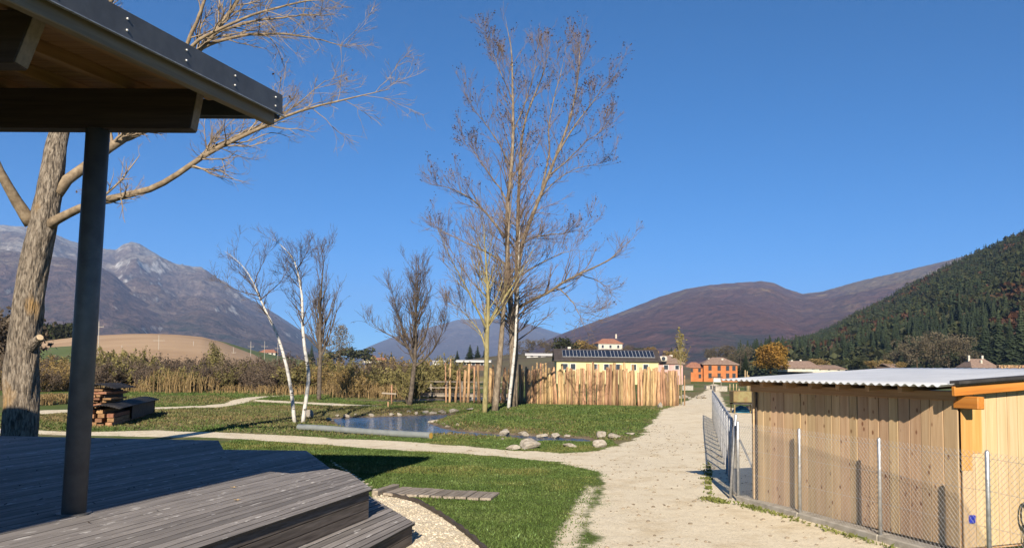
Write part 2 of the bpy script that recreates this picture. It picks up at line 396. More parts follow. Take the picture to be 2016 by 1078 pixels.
WATER_Z = -0.16
POND = [G(x, y, WATER_Z) for x, y in ((655, 824), (700, 821), (790, 819), (868, 816), (893, 815), (870, 822), (842, 832), (868, 842), (905, 849), (960, 853),
        (1030, 857), (1100, 861), (1150, 863), (1162, 868), (1145, 873), (1080, 872), (1040, 868), (980, 862), (900, 857), (830, 858), (740, 853), (668, 838))]
POND2 = [G(x, y, WATER_Z) for x, y in ((700, 791), (772, 788), (815, 786), (880, 784), (1000, 781), (1000, 791), (900, 793), (832, 793), (770, 795), (715, 794))]
def height(X, Y):
    z = .28 * np.exp(-((X - 3) / 8.5) ** 2 - ((Y - 47.5) / 5.5) ** 2)
    z = z + .05 * (fbm(X * .35, Y * .35, 3, 5) - .5)
    z = z + .12 * np.exp(-((X + 16) / 8) ** 2 - ((Y - 60) / 6) ** 2)
    z = z - 1.1 * sstep(120, 300, Y)
    far = (Y > 25) & (Y < 90) & (np.abs(X) < 40)
    if far.any():
        d = np.full(X.shape, 50.0)
        d[far] = np.minimum(poly_sdf(POND, X[far], Y[far]), poly_sdf(POND2, X[far], Y[far]))
        bank = np.where(d > 0, WATER_Z + .015 + .16 * sstep(0, 1.5, d), WATER_Z - .5 * sstep(0, 1.4, -d) - .02)
        w = sstep(1.7, .9, d)
        z = z * (1 - w) + np.minimum(bank, np.where(d > 0, np.maximum(z, bank), bank)) * w
    return z

# where the gravel paths run (survey points turned into ground coordinates)
def GP(pts): return [G(x, y)[:2] for x, y in pts]
PATHS = [
    GP([(1166, 1100), (1170, 1040), (1178, 1000), (1190, 960), (1188, 936), (1160, 922), (1100, 909), (1020, 901), (950, 895), (880, 890), (800, 886), (640, 874), (520, 867), (430, 862),
        (250, 857), (-60, 852), (-60, 840), (150, 850), (230, 848), (300, 846), (400, 850), (480, 853), (600, 859), (700, 864), (800, 869), (900, 877), (1000, 886), (1110, 891), (1180, 886), (1225, 874),
        (1262, 858), (1278, 838), (1300, 815), (1322, 800), (1345, 791), (1365, 783), (1385, 772), (1396, 762), (1402, 754), (1412, 754), (1418, 775), (1430, 800), (1495, 815), (1495, 850),
        (1560, 980), (1760, 1100)]),
    GP([(40, 810), (180, 803), (300, 801), (400, 798), (440, 795), (470, 786), (520, 780), (600, 775), (690, 772), (770, 770), (770, 772), (690, 774), (610, 779), (560, 783), (510, 787), (470, 796),
        (430, 801), (330, 804), (200, 808), (60, 816)]),
    GP([(500, 789), (560, 791), (640, 794), (700, 797), (745, 799), (745, 801), (690, 800), (600, 796), (530, 793), (495, 792)]),
    GP([(1450, 800), (1495, 800), (1760, 800), (1760, 1100), (1600, 990), (1440, 850)]),
]
STRIP = GP([(640, 1100), (735, 985), (738, 962), (660, 915), (650, 905), (730, 955), (760, 975), (815, 985), (862, 1012), (905, 1042), (952, 1080), (965, 1100)])
EDGELINE = GP([(752, 972), (815, 985), (845, 1001), (880, 1022), (915, 1048), (952, 1080), (975, 1100)])
BARE = GP([(1158, 950), (1176, 958), (1160, 1000), (1148, 1040), (1140, 1100), (1078, 1100), (1098, 1045), (1128, 995)])
BROWN_ZONE = GP([(80, 818), (300, 806), (460, 800), (640, 800), (760, 805), (830, 808), (640, 822), (600, 842), (420, 838), (330, 846), (180, 840)])
def grid_axis(parts):
    out = []
    for a, b, s in parts:
        n = max(1, int(round((b - a) / s))); out += list(np.linspace(a, b, n, endpoint=False))
    return out
gx = np.array([-14000, -9000, -5500, -3200, -1900, -1100, -650, -380, -230] + grid_axis([(-150, -60, 6), (-60, -24, 1.0), (-24, -15, .35), (-15, 13, .15), (13, 24, .35), (24, 60, 1.0), (60, 150, 6)]) +
              [150, 230, 380, 650, 1100, 1900, 3200, 5500, 9000, 14000.0])
gy = np.array([-3000, -1200, -500, -200, -80, -40, -20, -8, 0.0] + grid_axis([(3, 8, .5), (8, 27, .15), (27, 62, .3), (62, 95, .6), (95, 160, 3), (160, 320, 10)]) +
              [320, 400, 520, 700, 950, 1300, 1800, 2500, 3500, 5000, 7500, 11000, 16000.0])
GX, GY = np.meshgrid(gx, gy)
GZ = height(GX, GY)
near = (GY > 0) & (GY < 330) & (np.abs(GX) < 200)
sd_path = np.full(GX.shape, 50.0); sd_strip = sd_path.copy(); sd_bare = sd_path.copy(); sd_brown = sd_path.copy(); sd_pond = sd_path.copy()
xs, ys = GX[near], GY[near]
sd_path[near] = np.min([poly_sdf(p, xs, ys) for p in PATHS], axis=0)
sd_strip[near] = poly_sdf(STRIP, xs, ys); sd_bare[near] = poly_sdf(BARE, xs, ys); sd_brown[near] = poly_sdf(BROWN_ZONE, xs, ys)
sd_pond[near] = np.minimum(poly_sdf(POND, xs, ys), poly_sdf(POND2, xs, ys))
sd_path += (fbm(GX * 1.3, GY * 1.3, 3, 11) - .5) * .55
m_grav = np.maximum.reduce([sstep(.35, -.35, sd_path), .72 * sstep(.3, -.25, sd_bare), sstep(.12, -.08, sd_strip)])
n_l = fbm(GX * .12, GY * .12, 3, 21)
m_dry = .15 + .5 * sstep(.45, .65, n_l) * sstep(24, 34, GY) + .75 * sstep(1.5, -1.5, sd_brown) + .5 * sstep(1.6, 0, sd_path) * sstep(.40, .6, fbm(GX * .8, GY * .8, 3, 3))
m_dry = np.where((GY > 330) | (np.abs(GX) > 200), .45 + .4 * sstep(.4, .6, n_l), m_dry)
m_dry = np.where((GY < 26) & (GX < 2.5), m_dry * .45, m_dry)
m_dry += .5 * sstep(2.5, .5, sd_pond) * sstep(.4, .6, fbm(GX * .6, GY * .6, 3, 8))
m_mud = sstep(.9, .15, sd_pond)
mound = np.exp(-((GX - 3) / 8.5) ** 2 - ((GY - 47.5) / 5.0) ** 2); m_dry = m_dry * (1 - .7 * sstep(.3, .7, mound))
def ground_material():
    m = bpy.data.materials.new('ground_cover'); m.use_nodes = True
    N = m.node_tree.nodes; L = m.node_tree.links; P = N['Principled BSDF']
    P.inputs['Roughness'].default_value = .95; P.inputs['Specular IOR Level'].default_value = .15
    geo = N.new('ShaderNodeNewGeometry')
    def noise(s, d=5, r=.6):
        n = N.new('ShaderNodeTexNoise'); n.inputs['Scale'].default_value = s; n.inputs['Detail'].default_value = d; n.inputs['Roughness'].default_value = r
        L.new(geo.outputs['Position'], n.inputs['Vector']); return n.outputs[0]
    def ramp(src, stops):
        c = N.new('ShaderNodeValToRGB'); e = c.color_ramp.elements
        while len(e) < len(stops): e.new(.5)
        for i, (p, col) in enumerate(stops): e[i].position = p; e[i].color = (*col, 1)
        L.new(src, c.inputs[0]); return c.outputs[0]
    def mixc(f, a, b):
        x = N.new('ShaderNodeMix'); x.data_type = 'RGBA'; L.new(f, x.inputs[0]); L.new(a, x.inputs[6]); L.new(b, x.inputs[7]); return x.outputs[2]
    def fac(maskch, nz, amp, lo, hi):
        a = N.new('ShaderNodeMath'); a.operation = 'MULTIPLY_ADD'; L.new(nz, a.inputs[0]); a.inputs[1].default_value = amp; a.inputs[2].default_value = -amp / 2
        b = N.new('ShaderNodeMath'); b.operation = 'ADD'; L.new(a.outputs[0], b.inputs[0]); L.new(maskch, b.inputs[1])
        r = N.new('ShaderNodeMapRange'); r.interpolation_type = 'SMOOTHSTEP'; r.inputs[1].default_value = lo; r.inputs[2].default_value = hi; L.new(b.outputs[0], r.inputs[0]); return r.outputs[0]
    at = N.new('ShaderNodeAttribute'); at.attribute_name = 'mask'
    sep = N.new('ShaderNodeSeparateColor'); L.new(at.outputs['Color'], sep.inputs[0])
    nf, nm, nl, nx = noise(22, 6), noise(3.0, 6, .65), noise(.5, 5), noise(70, 3)
    green = mixc(nl, ramp(nf, [(.3, (.035, .062, .012)), (.55, (.075, .115, .022)), (.75, (.13, .16, .04))]), ramp(nf, [(.3, (.05, .072, .016)), (.55, (.10, .125, .030)), (.75, (.17, .175, .06))]))
    dry = mixc(nm, ramp(nf, [(.3, (.10, .078, .040)), (.55, (.20, .16, .085)), (.75, (.33, .27, .16))]), ramp(nf, [(.3, (.085, .085, .035)), (.6, (.17, .15, .07)), (.75, (.28, .235, .13))]))
    grass = mixc(fac(sep.outputs[1], nm, 1.3, .15, .85), green, dry)
    mud = ramp(nm, [(.3, (.085, .062, .038)), (.55, (.17, .13, .085)), (.7, (.25, .205, .14))])
    soil = mixc(fac(sep.outputs[2], nm, .9, .3, .8), grass, mud)
    grav = mixc(nl, ramp(nf, [(.28, (.50, .43, .31)), (.5, (.68, .60, .45)), (.72, (.76, .69, .54))]), ramp(nm, [(.3, (.56, .485, .35)), (.55, (.69, .61, .455)), (.7, (.75, .675, .52))]))
    spk = ramp(nx, [(.34, (.22, .175, .12)), (.42, (1, 1, 1))])
    mul = N.new('ShaderNodeMix'); mul.data_type = 'RGBA'; mul.blend_type = 'MULTIPLY'; mul.inputs[0].default_value = .75; L.new(grav, mul.inputs[6]); L.new(spk, mul.inputs[7])
    worn = ramp(noise(1.1, 7, .7), [(.50, (1, 1, 1)), (.72, (.70, .62, .50))])
    m2 = N.new('ShaderNodeMix'); m2.data_type = 'RGBA'; m2.blend_type = 'MULTIPLY'; m2.inputs[0].default_value = .8; L.new(mul.outputs[2], m2.inputs[6]); L.new(worn, m2.inputs[7])
    col = mixc(fac(sep.outputs[0], nm, .7, .32, .62), soil, m2.outputs[2])
    L.new(col, P.inputs['Base Color'])
    b = N.new('ShaderNodeBump'); b.inputs['Strength'].default_value = .7; b.inputs['Distance'].default_value = .03
    ba = N.new('ShaderNodeMath'); ba.operation = 'ADD'; L.new(nf, ba.inputs[0]); L.new(nm, ba.inputs[1]); L.new(ba.outputs[0], b.inputs['Height'])
    L.new(b.outputs[0], P.inputs['Normal'])
    return m
GROUND = ground_material()
def grid_object(name, facemask, label=None):
    ny, nx = GX.shape
    idx = np.arange(ny * nx).reshape(ny, nx)
    Q = np.stack([idx[:-1, :-1], idx[:-1, 1:], idx[1:, 1:], idx[1:, :-1]], -1)[facemask]
    used, inv = np.unique(Q.ravel(), return_inverse=True)
    m = MB(); m.add(np.c_[GX.ravel(), GY.ravel(), GZ.ravel()][used], inv.reshape(-1, 4))
    me = m.data(name, GROUND, True)
    ca = me.color_attributes.new('mask', 'FLOAT_COLOR', 'POINT')
    c = np.stack([m_grav.ravel(), m_dry.ravel(), m_mud.ravel(), np.ones(GX.size)], 1)[used]
    ca.data.foreach_set('color', c.astype(np.float32).ravel())
    o = link(bpy.data.objects.new(name, me)); tag(o, kind='structure'); return o
fc = lambda a: (a[:-1, :-1] + a[1:, 1:] + a[:-1, 1:] + a[1:, :-1]) / 4
isp = fc(sd_path) < 0; iss = (fc(sd_strip) < 0) & ~isp
grid_object('ground', ~isp & ~iss); grid_object('gravel_path', isp); grid_object('gravel_bed', iss)

# ------------------------------------------------------------------ water
def water_material():
    m = bpy.data.materials.new('pond_water'); m.use_nodes = True
    N = m.node_tree.nodes; L = m.node_tree.links; P = N['Principled BSDF']
    P.inputs['Base Color'].default_value = (.012, .045, .095, 1); P.inputs['Roughness'].default_value = .04; P.inputs['IOR'].default_value = 1.33  # blue base colour stands in for part of the sky's reflection
    P.inputs['Specular IOR Level'].default_value = .6
    geo = N.new('ShaderNodeNewGeometry'); mp = N.new('ShaderNodeMapping'); mp.inputs['Scale'].default_value = (1, .55, 1); L.new(geo.outputs['Position'], mp.inputs[0])
    n = N.new('ShaderNodeTexNoise'); n.inputs['Scale'].default_value = 5.5; n.inputs['Detail'].default_value = 3; L.new(mp.outputs[0], n.inputs['Vector'])
    n2 = N.new('ShaderNodeTexNoise'); n2.inputs['Scale'].default_value = .16; L.new(geo.outputs['Position'], n2.inputs['Vector'])
    mr = N.new('ShaderNodeMapRange'); mr.inputs[1].default_value = .40; mr.inputs[2].default_value = .60; mr.inputs[3].default_value = .25; mr.inputs[4].default_value = 1.0; L.new(n2.outputs[0], mr.inputs[0])
    b = N.new('ShaderNodeBump'); b.inputs['Distance'].default_value = .2; L.new(mr.outputs[0], b.inputs['Strength']); L.new(n.outputs[0], b.inputs['Height']); L.new(b.outputs[0], P.inputs['Normal'])
    return m
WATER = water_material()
def water_sheet(poly, grow):
    P = np.array([p[:2] for p in poly]); c = P.mean(0)
    q = []
    for i in range(len(P)):
        a = P[i - 1]; b = P[(i + 1) % len(P)]; t = (b - a) / (np.linalg.norm(b - a) + 1e-9)
        n = np.array((t[1], -t[0])); s = P[i] + n * .01
        if poly_sdf(P, np.array([s[0]]), np.array([s[1]]))[0] < 0: n = -n
        q.append(P[i] + n * grow)
    m = MB(); m.add(np.c_[np.array(q), np.full(len(q), WATER_Z)], np.arange(len(q))[None])
    o = m.build('pond_water', WATER); tag(o, kind='structure')
    if o.data.polygons[0].normal.z < 0: o.data.flip_normals()
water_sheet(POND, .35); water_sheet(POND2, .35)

# ------------------------------------------------------------------ mountains and hills
def mountain_material(name, low, mid, high, rock, z0, z1, rockamt=.5, sc=.004, patch=None):
    m = bpy.data.materials.new(name); m.use_nodes = True
    N = m.node_tree.nodes; L = m.node_tree.links; P = N['Principled BSDF']; P.inputs['Roughness'].default_value = 1; P.inputs['Specular IOR Level'].default_value = 0
    geo = N.new('ShaderNodeNewGeometry'); sp = N.new('ShaderNodeSeparateXYZ'); L.new(geo.outputs['Position'], sp.inputs[0])
    def noise(s, d=8, r=.65):
        n = N.new('ShaderNodeTexNoise'); n.inputs['Scale'].default_value = s; n.inputs['Detail'].default_value = d; n.inputs['Roughness'].default_value = r
        L.new(geo.outputs['Position'], n.inputs['Vector']); return n.outputs[0]
    n1, n2 = noise(sc), noise(sc * 7, 7, .7)
    h = N.new('ShaderNodeMapRange'); h.inputs[1].default_value = z0; h.inputs[2].default_value = z1; L.new(sp.outputs[2], h.inputs[0])
    ad = N.new('ShaderNodeMath'); ad.operation = 'MULTIPLY_ADD'; L.new(n1, ad.inputs[0]); ad.inputs[1].default_value = 2.0; L.new(h.outputs[0], ad.inputs[2])
    a2 = N.new('ShaderNodeMath'); a2.operation = 'MULTIPLY_ADD'; L.new(n2, a2.inputs[0]); a2.inputs[1].default_value = 1.1; L.new(ad.outputs[0], a2.inputs[2])
    cr = N.new('ShaderNodeValToRGB'); e = cr.color_ramp.elements
    mr = N.new('ShaderNodeMapRange'); mr.inputs[1].default_value = 1.0; mr.inputs[2].default_value = 2.7; L.new(a2.outputs[0], mr.inputs[0])
    while len(e) < len(low) + len(mid) + len(high): e.new(.5)
    cs = list(low) + list(mid) + list(high)
    for i, c in enumerate(cs): e[i].position = .12 + .76 * i / (len(cs) - 1); e[i].color = (*c, 1)
    L.new(mr.outputs[0], cr.inputs[0])
    dn = N.new('ShaderNodeSeparateXYZ'); L.new(geo.outputs['Normal'], dn.inputs[0])
    rk = N.new('ShaderNodeMath'); rk.operation = 'MULTIPLY_ADD'; L.new(n2, rk.inputs[0]); rk.inputs[1].default_value = -.55; L.new(dn.outputs[2], rk.inputs[2])
    r2 = N.new('ShaderNodeMapRange'); r2.inputs[1].default_value = rockamt; r2.inputs[2].default_value = rockamt - .12; L.new(rk.outputs[0], r2.inputs[0])
    mx = N.new('ShaderNodeMix'); mx.data_type = 'RGBA'; L.new(r2.outputs[0], mx.inputs[0]); L.new(cr.outputs[0], mx.inputs[6]); mx.inputs[7].default_value = (*rock, 1)
    n3 = noise(sc * 14, 6, .75)
    c3 = N.new('ShaderNodeValToRGB'); c3.color_ramp.elements[0].position = .3; c3.color_ramp.elements[0].color = (.5, .5, .5, 1); c3.color_ramp.elements[1].position = .7; c3.color_ramp.elements[1].color = (1.4, 1.4, 1.4, 1)
    L.new(n3, c3.inputs[0])
    mu = N.new('ShaderNodeMix'); mu.data_type = 'RGBA'; mu.blend_type = 'MULTIPLY'; mu.inputs[0].default_value = 1; L.new(mx.outputs[2], mu.inputs[6]); L.new(c3.outputs[0], mu.inputs[7])
    L.new(mu.outputs[2], P.inputs['Base Color'])
    b = N.new('ShaderNodeBump'); b.inputs['Strength'].default_value = 1; b.inputs['Distance'].default_value = .06 / sc; L.new(n2, b.inputs['Height']); L.new(b.outputs[0], P.inputs['Normal'])
    return m
def mountain(name, skyline, dr, df, material, amp=.16, nu=420, nv=150, seed=1, pw=1.0, sx=600., label=None, back=.35, dr2=None, rough_sky=.012):
    """height field: the crest stands at depth dr, the foot at depth df; ribs and gullies run down the fall line"""
    sk = np.array(skyline, float)
    px = np.linspace(sk[0, 0], sk[-1, 0], nu); py = np.interp(px, sk[:, 0], sk[:, 1])
    drr = np.linspace(dr, dr2 or dr, nu)
    crest = np.array([A(a, b, d) for a, b, d in zip(px, py, drr)])
    v = np.linspace(0, 1 + back, nv)[:, None]
    ang = crest[:, 0] / crest[:, 1]
    dep = df + (drr[None] - df) * v
    X = ang[None] * dep; Y = dep.copy()
    H = np.maximum(crest[:, 2], 3)[None]
    base = np.where(v <= 1, np.power(np.clip(v, 0, 1), pw), 1 - .9 * ((v - 1) / back) ** 1.5)
    q = X / sx; w = Y / sx * .35
    wx = q + .8 * (fbm(q * .7, w * 1.6, 3, seed + 40) - .5); wy = w + .5 * (fbm(q, w, 3, seed + 50) - .5)
    rid = 0; a = 1; tot = 0
    for k in range(6):
        rid = rid + a * (1 - np.abs(2 * vnoise(wx * 2 ** k, wy * 2 ** k * (1 + .35 * k), seed + k) - 1)); tot += a; a *= .5
    rid = rid / tot - .62
    prof = np.clip(np.sin(np.pi * np.clip(v, 0, 1)) ** .7, 0, 1) * (v <= 1) + 0
    Z = H * base + H * amp * 2.2 * rid * np.clip(prof, 0, 1) + H * rough_sky * (fbm(X / (sx * .08), Y / (sx * .08), 4, seed + 70) - .5) * np.clip(v * 1.5, 0, 1)
    Z = np.where(v == 0, -30, Z)
    idx = np.arange(nv * nu).reshape(nv, nu)
    m = MB(); m.add(np.stack([X, Y, Z], -1).reshape(-1, 3), np.stack([idx[:-1, :-1], idx[:-1, 1:], idx[1:, 1:], idx[1:, :-1]], -1).reshape(-1, 4))
    o = m.build(name, material, None, True); tag(o, kind='structure'); return o
MT_L = mountain_material('rocky_peak_slope', [(.040, .046, .030), (.075, .058, .045)], [(.105, .075, .058), (.13, .10, .078)], [(.17, .14, .11), (.24, .22, .19), (.29, .275, .25)], (.37, .36, .34), 250, 1250, .46, .0014)
MT_LF = mountain_material('wooded_spur_slope', [(.034, .040, .026), (.055, .050, .034)], [(.090, .062, .050), (.11, .075, .058)], [(.15, .12, .09), (.24, .22, .19)], (.34, .325, .30), 0, 1150, .42, .0016)
MT_F = mountain_material('dark_fir_spur', [(.022, .030, .020), (.030, .038, .024)], [(.036, .042, .026), (.05, .05, .032)], [(.075, .062, .042), (.10, .085, .06)], (.22, .21, .19), 0, 900, .30, .0018)
MT_M = mountain_material('far_blue_mountain', [(.045, .046, .032), (.085, .062, .050)], [(.10, .072, .056)], [(.13, .10, .075)], (.45, .43, .40), 0, 700, .38, .002)
MT_R = mountain_material('beech_brown_mountain', [(.024, .032, .020), (.034, .040, .024), (.052, .042, .029)], [(.080, .044, .036), (.098, .050, .038), (.090, .050, .036)], [(.12, .068, .040), (.16, .115, .06)], (.19, .13, .07), -60, 640, .34, .0011)
mountain('mountain', [(-260, 470), (-100, 452), (0, 443), (50, 446), (80, 458), (110, 462), (128, 470), (160, 480), (200, 489), (228, 492), (243, 481), (258, 476), (275, 480), (292, 490), (318, 506), (350, 522),
         (395, 528), (420, 543), (445, 556), (480, 582), (530, 610), (575, 640), (610, 662), (650, 692), (700, 716)], 5400, 3300, MT_L, .17, 480, 170, 3, .85, 620., dr2=9000)
mountain('mountain', [(-260, 470), (-60, 480), (0, 490), (60, 500), (130, 508), (190, 520), (225, 540), (260, 572), (300, 600), (340, 628), (370, 650), (400, 676), (420, 700)], 4500, 2900, MT_LF, .15, 330, 130, 9, .9, 420.)
mountain('mountain', [(380, 600), (400, 592), (440, 590), (475, 600), (510, 622), (545, 640), (590, 655), (625, 675), (660, 700), (690, 716)], 6200, 4600, MT_F, .10, 240, 100, 15, .9, 420.)
mountain('mountain', [(660, 716), (700, 694), (730, 680), (770, 664), (820, 650), (860, 640), (900, 629), (940, 627), (1000, 628), (1050, 640), (1100, 655), (1180, 680), (1240, 700)], 11500, 8000, MT_M, .12, 260, 110, 21, .8, 900.)
mountain('mountain', [(1020, 700), (1060, 676), (1110, 655), (1150, 640), (1200, 622), (1250, 603), (1300, 583), (1350, 569), (1400, 560), (1450, 556), (1500, 553), (1525, 557), (1545, 567), (1580, 578), (1620, 573),
         (1700, 551), (1780, 533), (1880, 509), (2016, 470), (2200, 420)], 5400, 2200, MT_R, .10, 460, 160, 31, .9, 420.)
FIELD = mat('ploughed_soil', [(.30, .195, .11), (.37, .25, .145), (.43, .30, .18)], .03, 6, .95, .3, .2, jitter=False)
MEADOW = mat('meadow_grass', [(.055, .085, .02), (.085, .115, .03), (.13, .135, .05)], .05, 6, .95, jitter=False)
SCRUBLAND = mat('scrubby_slope', [(.07, .055, .035), (.10, .082, .045), (.12, .115, .05)], .06, 6, .95, jitter=False)
mountain('hill', [(20, 690), (60, 676), (100, 668), (150, 662), (200, 659), (250, 656.5), (300, 656), (350, 658), (400, 663), (440, 674), (470, 686), (500, 697), (520, 706)], 340, 130, FIELD, .0, 80, 30, 2, .75, 100, back=.5, rough_sky=.004)
mountain('meadow_slope', [(330, 668), (400, 665), (440, 671), (470, 680), (500, 689), (560, 702), (620, 712)], 420, 200, MEADOW, .0, 50, 20, 4, .8, 100, back=.5, rough_sky=.01)
mountain('meadow_slope', [(60, 690), (100, 682), (145, 679), (190, 683), (230, 694)], 215, 120, MEADOW, .0, 40, 16, 4, .8, 100, back=.3, rough_sky=.01)
mountain('terrace', [(880, 716), (940, 704), (1000, 697), (1060, 694), (1130, 689), (1200, 690), (1260, 697), (1310, 706), (1360, 716)], 300, 150, SCRUBLAND, .02, 80, 30, 6, .8, 60, back=.5, rough_sky=.02)

# ------------------------------------------------------------------ tree makers
def unit(v): return v / (np.linalg.norm(v, axis=-1, keepdims=True) + 1e-9)
def smooth_line(pts, N):
    pts = np.asarray(pts, float)
    if len(pts) > 2:
        for _ in range(2):
            q = np.empty((2 * len(pts) - 2, pts.shape[1])); q[0::2] = .75 * pts[:-1] + .25 * pts[1:]; q[1::2] = .25 * pts[:-1] + .75 * pts[1:]
            pts = np.vstack([pts[:1], q, pts[-1:]])
    s = np.concatenate([[0], np.cumsum(np.linalg.norm(np.diff(pts[:, :3], axis=0), axis=1))])
    t = np.linspace(0, s[-1], N)
    return np.stack([np.interp(t, s, pts[:, k]) for k in range(pts.shape[1])], 1)
def limbs(rows, N=22, wob=.0, g=rng):
    """rows: lists of (x,y,z,r) -> arrays P (M,N,3), R (M,N)"""
    L = np.array([smooth_line(r, N) for r in rows])
    P, R = L[..., :3].copy(), L[..., 3]
    if wob:
        n = g.normal(0, 1, (len(P), N, 3)); n = (n + np.roll(n, 1, 1) + np.roll(n, -1, 1)) / 3; n[:, 0] = 0
        P += n * wob
    return P, R
def sprout(P, R, count, t0, t1, length, ang, n=7, up=.2, wob=.10, ratio=.45, tip=.3, rmin=.004, g=rng, lenfall=.55, rmax=9.0, droop=0.0, flat=None):
    M, N, _ = P.shape
    plen = np.linalg.norm(np.diff(P, axis=1), axis=2).sum(1)
    cnt = np.maximum(0, np.round(count * (plen if callable(length) is False and count < 0 else np.ones(M)) * (g.uniform(.7, 1.3, M)))).astype(int) if count > 0 else np.maximum(1, np.round(-count * plen * g.uniform(.8, 1.2, M))).astype(int)
    par = np.repeat(np.arange(M), cnt); K = len(par)
    if K == 0: return P[:0, :n], R[:0, :n]
    t = g.uniform(t0, t1, K); f = t * (N - 1); i = np.minimum(f.astype(int), N - 2); w = (f - i)
    p0 = P[par, i] * (1 - w)[:, None] + P[par, i + 1] * w[:, None]
    r0 = R[par, i] * (1 - w) + R[par, i + 1] * w
    T = unit(P[par, i + 1] - P[par, i])
    rnd = g.normal(0, 1, (K, 3)); pr = unit(rnd - (rnd * T).sum(1, keepdims=True) * T)
    a = np.radians(g.normal(ang, ang * .22, K))[:, None]
    d = unit(T * np.cos(a) + pr * np.sin(a) + np.array((0, 0, up)))
    ln = (length * g.uniform(.55, 1.25, K) * (1 - lenfall * (t - t0) / (t1 - t0 + 1e-9))) if length > 0 else (-length * plen[par] * g.uniform(.55, 1.25, K) * (1 - lenfall * t))
    step = (ln / (n - 1))[:, None]
    Q = np.empty((K, n, 3)); Q[:, 0] = p0
    for k in range(1, n):
        d = unit(d + g.normal(0, wob, (K, 3)) + np.array((0, 0, up * .35 - droop * k / n)))
        Q[:, k] = Q[:, k - 1] + d * step
    rb = np.clip(r0 * ratio, rmin, rmax)
    tt = np.linspace(0, 1, n)[None]
    RR = rb[:, None] * (1 - (1 - tip) * tt)
    return Q, np.maximum(RR, rmin * .6)
def cards(C, size, g=rng, tint=None, m=None, flatten=1.0, aspect=1.5):
    K = len(C)
    u = unit(g.normal(0, 1, (K, 3))); v = unit(np.cross(u, g.normal(0, 1, (K, 3))))
    s = (size * g.uniform(.6, 1.4, K))[:, None]
    V = np.stack([C - u * s * aspect, C - v * s, C + u * s * aspect, C + v * s], 1)
    (m).quads(V, tint); return m
def blob_points(lobes, n, g=rng, shell=.55):
    lobes = np.asarray(lobes, float); vol = lobes[:, 3] * lobes[:, 4]; vol = vol ** 1.2
    k = g.choice(len(lobes), n, p=vol / vol.sum()); d = unit(g.normal(0, 1, (n, 3)))
    r = (shell + (1 - shell) * g.uniform(0, 1, n) ** .7) * g.uniform(.85, 1.12, n)
    L = lobes[k]
    return np.stack([L[:, 0] + d[:, 0] * r * L[:, 3], L[:, 1] + d[:, 1] * r * L[:, 3], L[:, 2] + d[:, 2] * r * L[:, 4]], 1)
def tint_for(C, g=rng, lo=.7, hi=1.3, sc=.6):
    n = fbm(C[:, 0] * sc + C[:, 2] * .7 * sc, C[:, 1] * sc + C[:, 2] * .5 * sc, 3, 4)
    v = lo + (hi - lo) * np.clip((n - .3) / .4, 0, 1) * g.uniform(.75, 1.25, len(C))
    return np.stack([v, v, v], 1)

def spruce_mesh(name, seed, tiers=15, fr=11, material=NEEDLE, slim=.2):
    """a spruce of height 1: drooping fronds in uneven whorls round a thin stem"""
    g = np.random.default_rng(seed); m = MB()
    m.tube([(0, 0, 0), (0, 0, .95)], [.014, .003], 5, True, (.7, .6, .5))
    V = []; T = []
    for i in range(tiers):
        z = .06 + .92 * (i / tiers) ** .92; rad = slim * (1 - (i / tiers) ** 1.15) * g.uniform(.85, 1.12) + .012
        for k in range(fr):
            a = 2 * math.pi * (k + g.uniform(-.35, .35)) / fr + i * 1.3; r = rad * g.uniform(.65, 1.15)
            dz = -.30 * r - .012; w = r * .34
            c, s = math.cos(a), math.sin(a)
            tipp = np.array((c * r, s * r, z + dz)); root = np.array((0, 0, z + .03))
            mid = np.array((c * r * .55, s * r * .55, z + dz * .25 + .012)); sd = np.array((-s, c, 0)) * w
            V.append([root, mid - sd + (0, 0, -.015), tipp, mid + sd + (0, 0, -.015)]); tv = g.uniform(.7, 1.35); T.append((tv, tv, tv))
    m.quads(np.array(V), np.array(T)); return m.data(name, material)
def broad_mesh(name, seed, n, lobes, size, material, lo=.6, hi=1.4, trunk=True, sc=6):
    g = np.random.default_rng(seed); m = MB()
    if trunk:
        m.tube(smooth_line([(0, 0, 0, .022), (.01, 0, .3, .018), (0, .01, .7, .006)], 8)[:, :3], np.linspace(.02, .005, 8), 5, True, (.6, .5, .45))
    C = blob_points(lobes, n, g); cards(C, size, g, tint_for(C, g, lo, hi, sc), m)
    return m.data(name, material)
def rand_lobes(seed, n=9, rx=.28, zc=.62, zr=.3, lr=.17):
    g = np.random.default_rng(seed)
    return [(g.normal(0, rx * .5), g.normal(0, rx * .5), g.uniform(zc - zr, zc + zr), lr * g.uniform(.7, 1.3), lr * g.uniform(.7, 1.2)) for _ in range(n)]
SPRUCES = [spruce_mesh('spruce', 100 + i, 17 + i, 13, NEEDLE, .20 + .025 * i) for i in range(4)]
RUSTS = [broad_mesh('beech', 120 + i, 260, rand_lobes(120 + i), .045, LEAF_RUST) for i in range(3)]
GREENS = [broad_mesh('broadleaf', 130 + i, 260, rand_lobes(130 + i), .045, LEAF_GREEN) for i in range(3)]
BARES = [broad_mesh('bare_broadleaf', 140 + i, 420, rand_lobes(140 + i, 12, .34, .6, .32, .18), .022, LEAF_BARE) for i in range(3)]
def place(name, me, loc, h, label, cat, group, w=1.0, rz=None):
    o = link(bpy.data.objects.new(name, me)); o.location = tuple(float(v) for v in loc); o.scale = (h * w, h * w, h)
    o.rotation_euler = (0, 0, rng.uniform(0, 6.28) if rz is None else rz); return tag(o, label, cat, group)

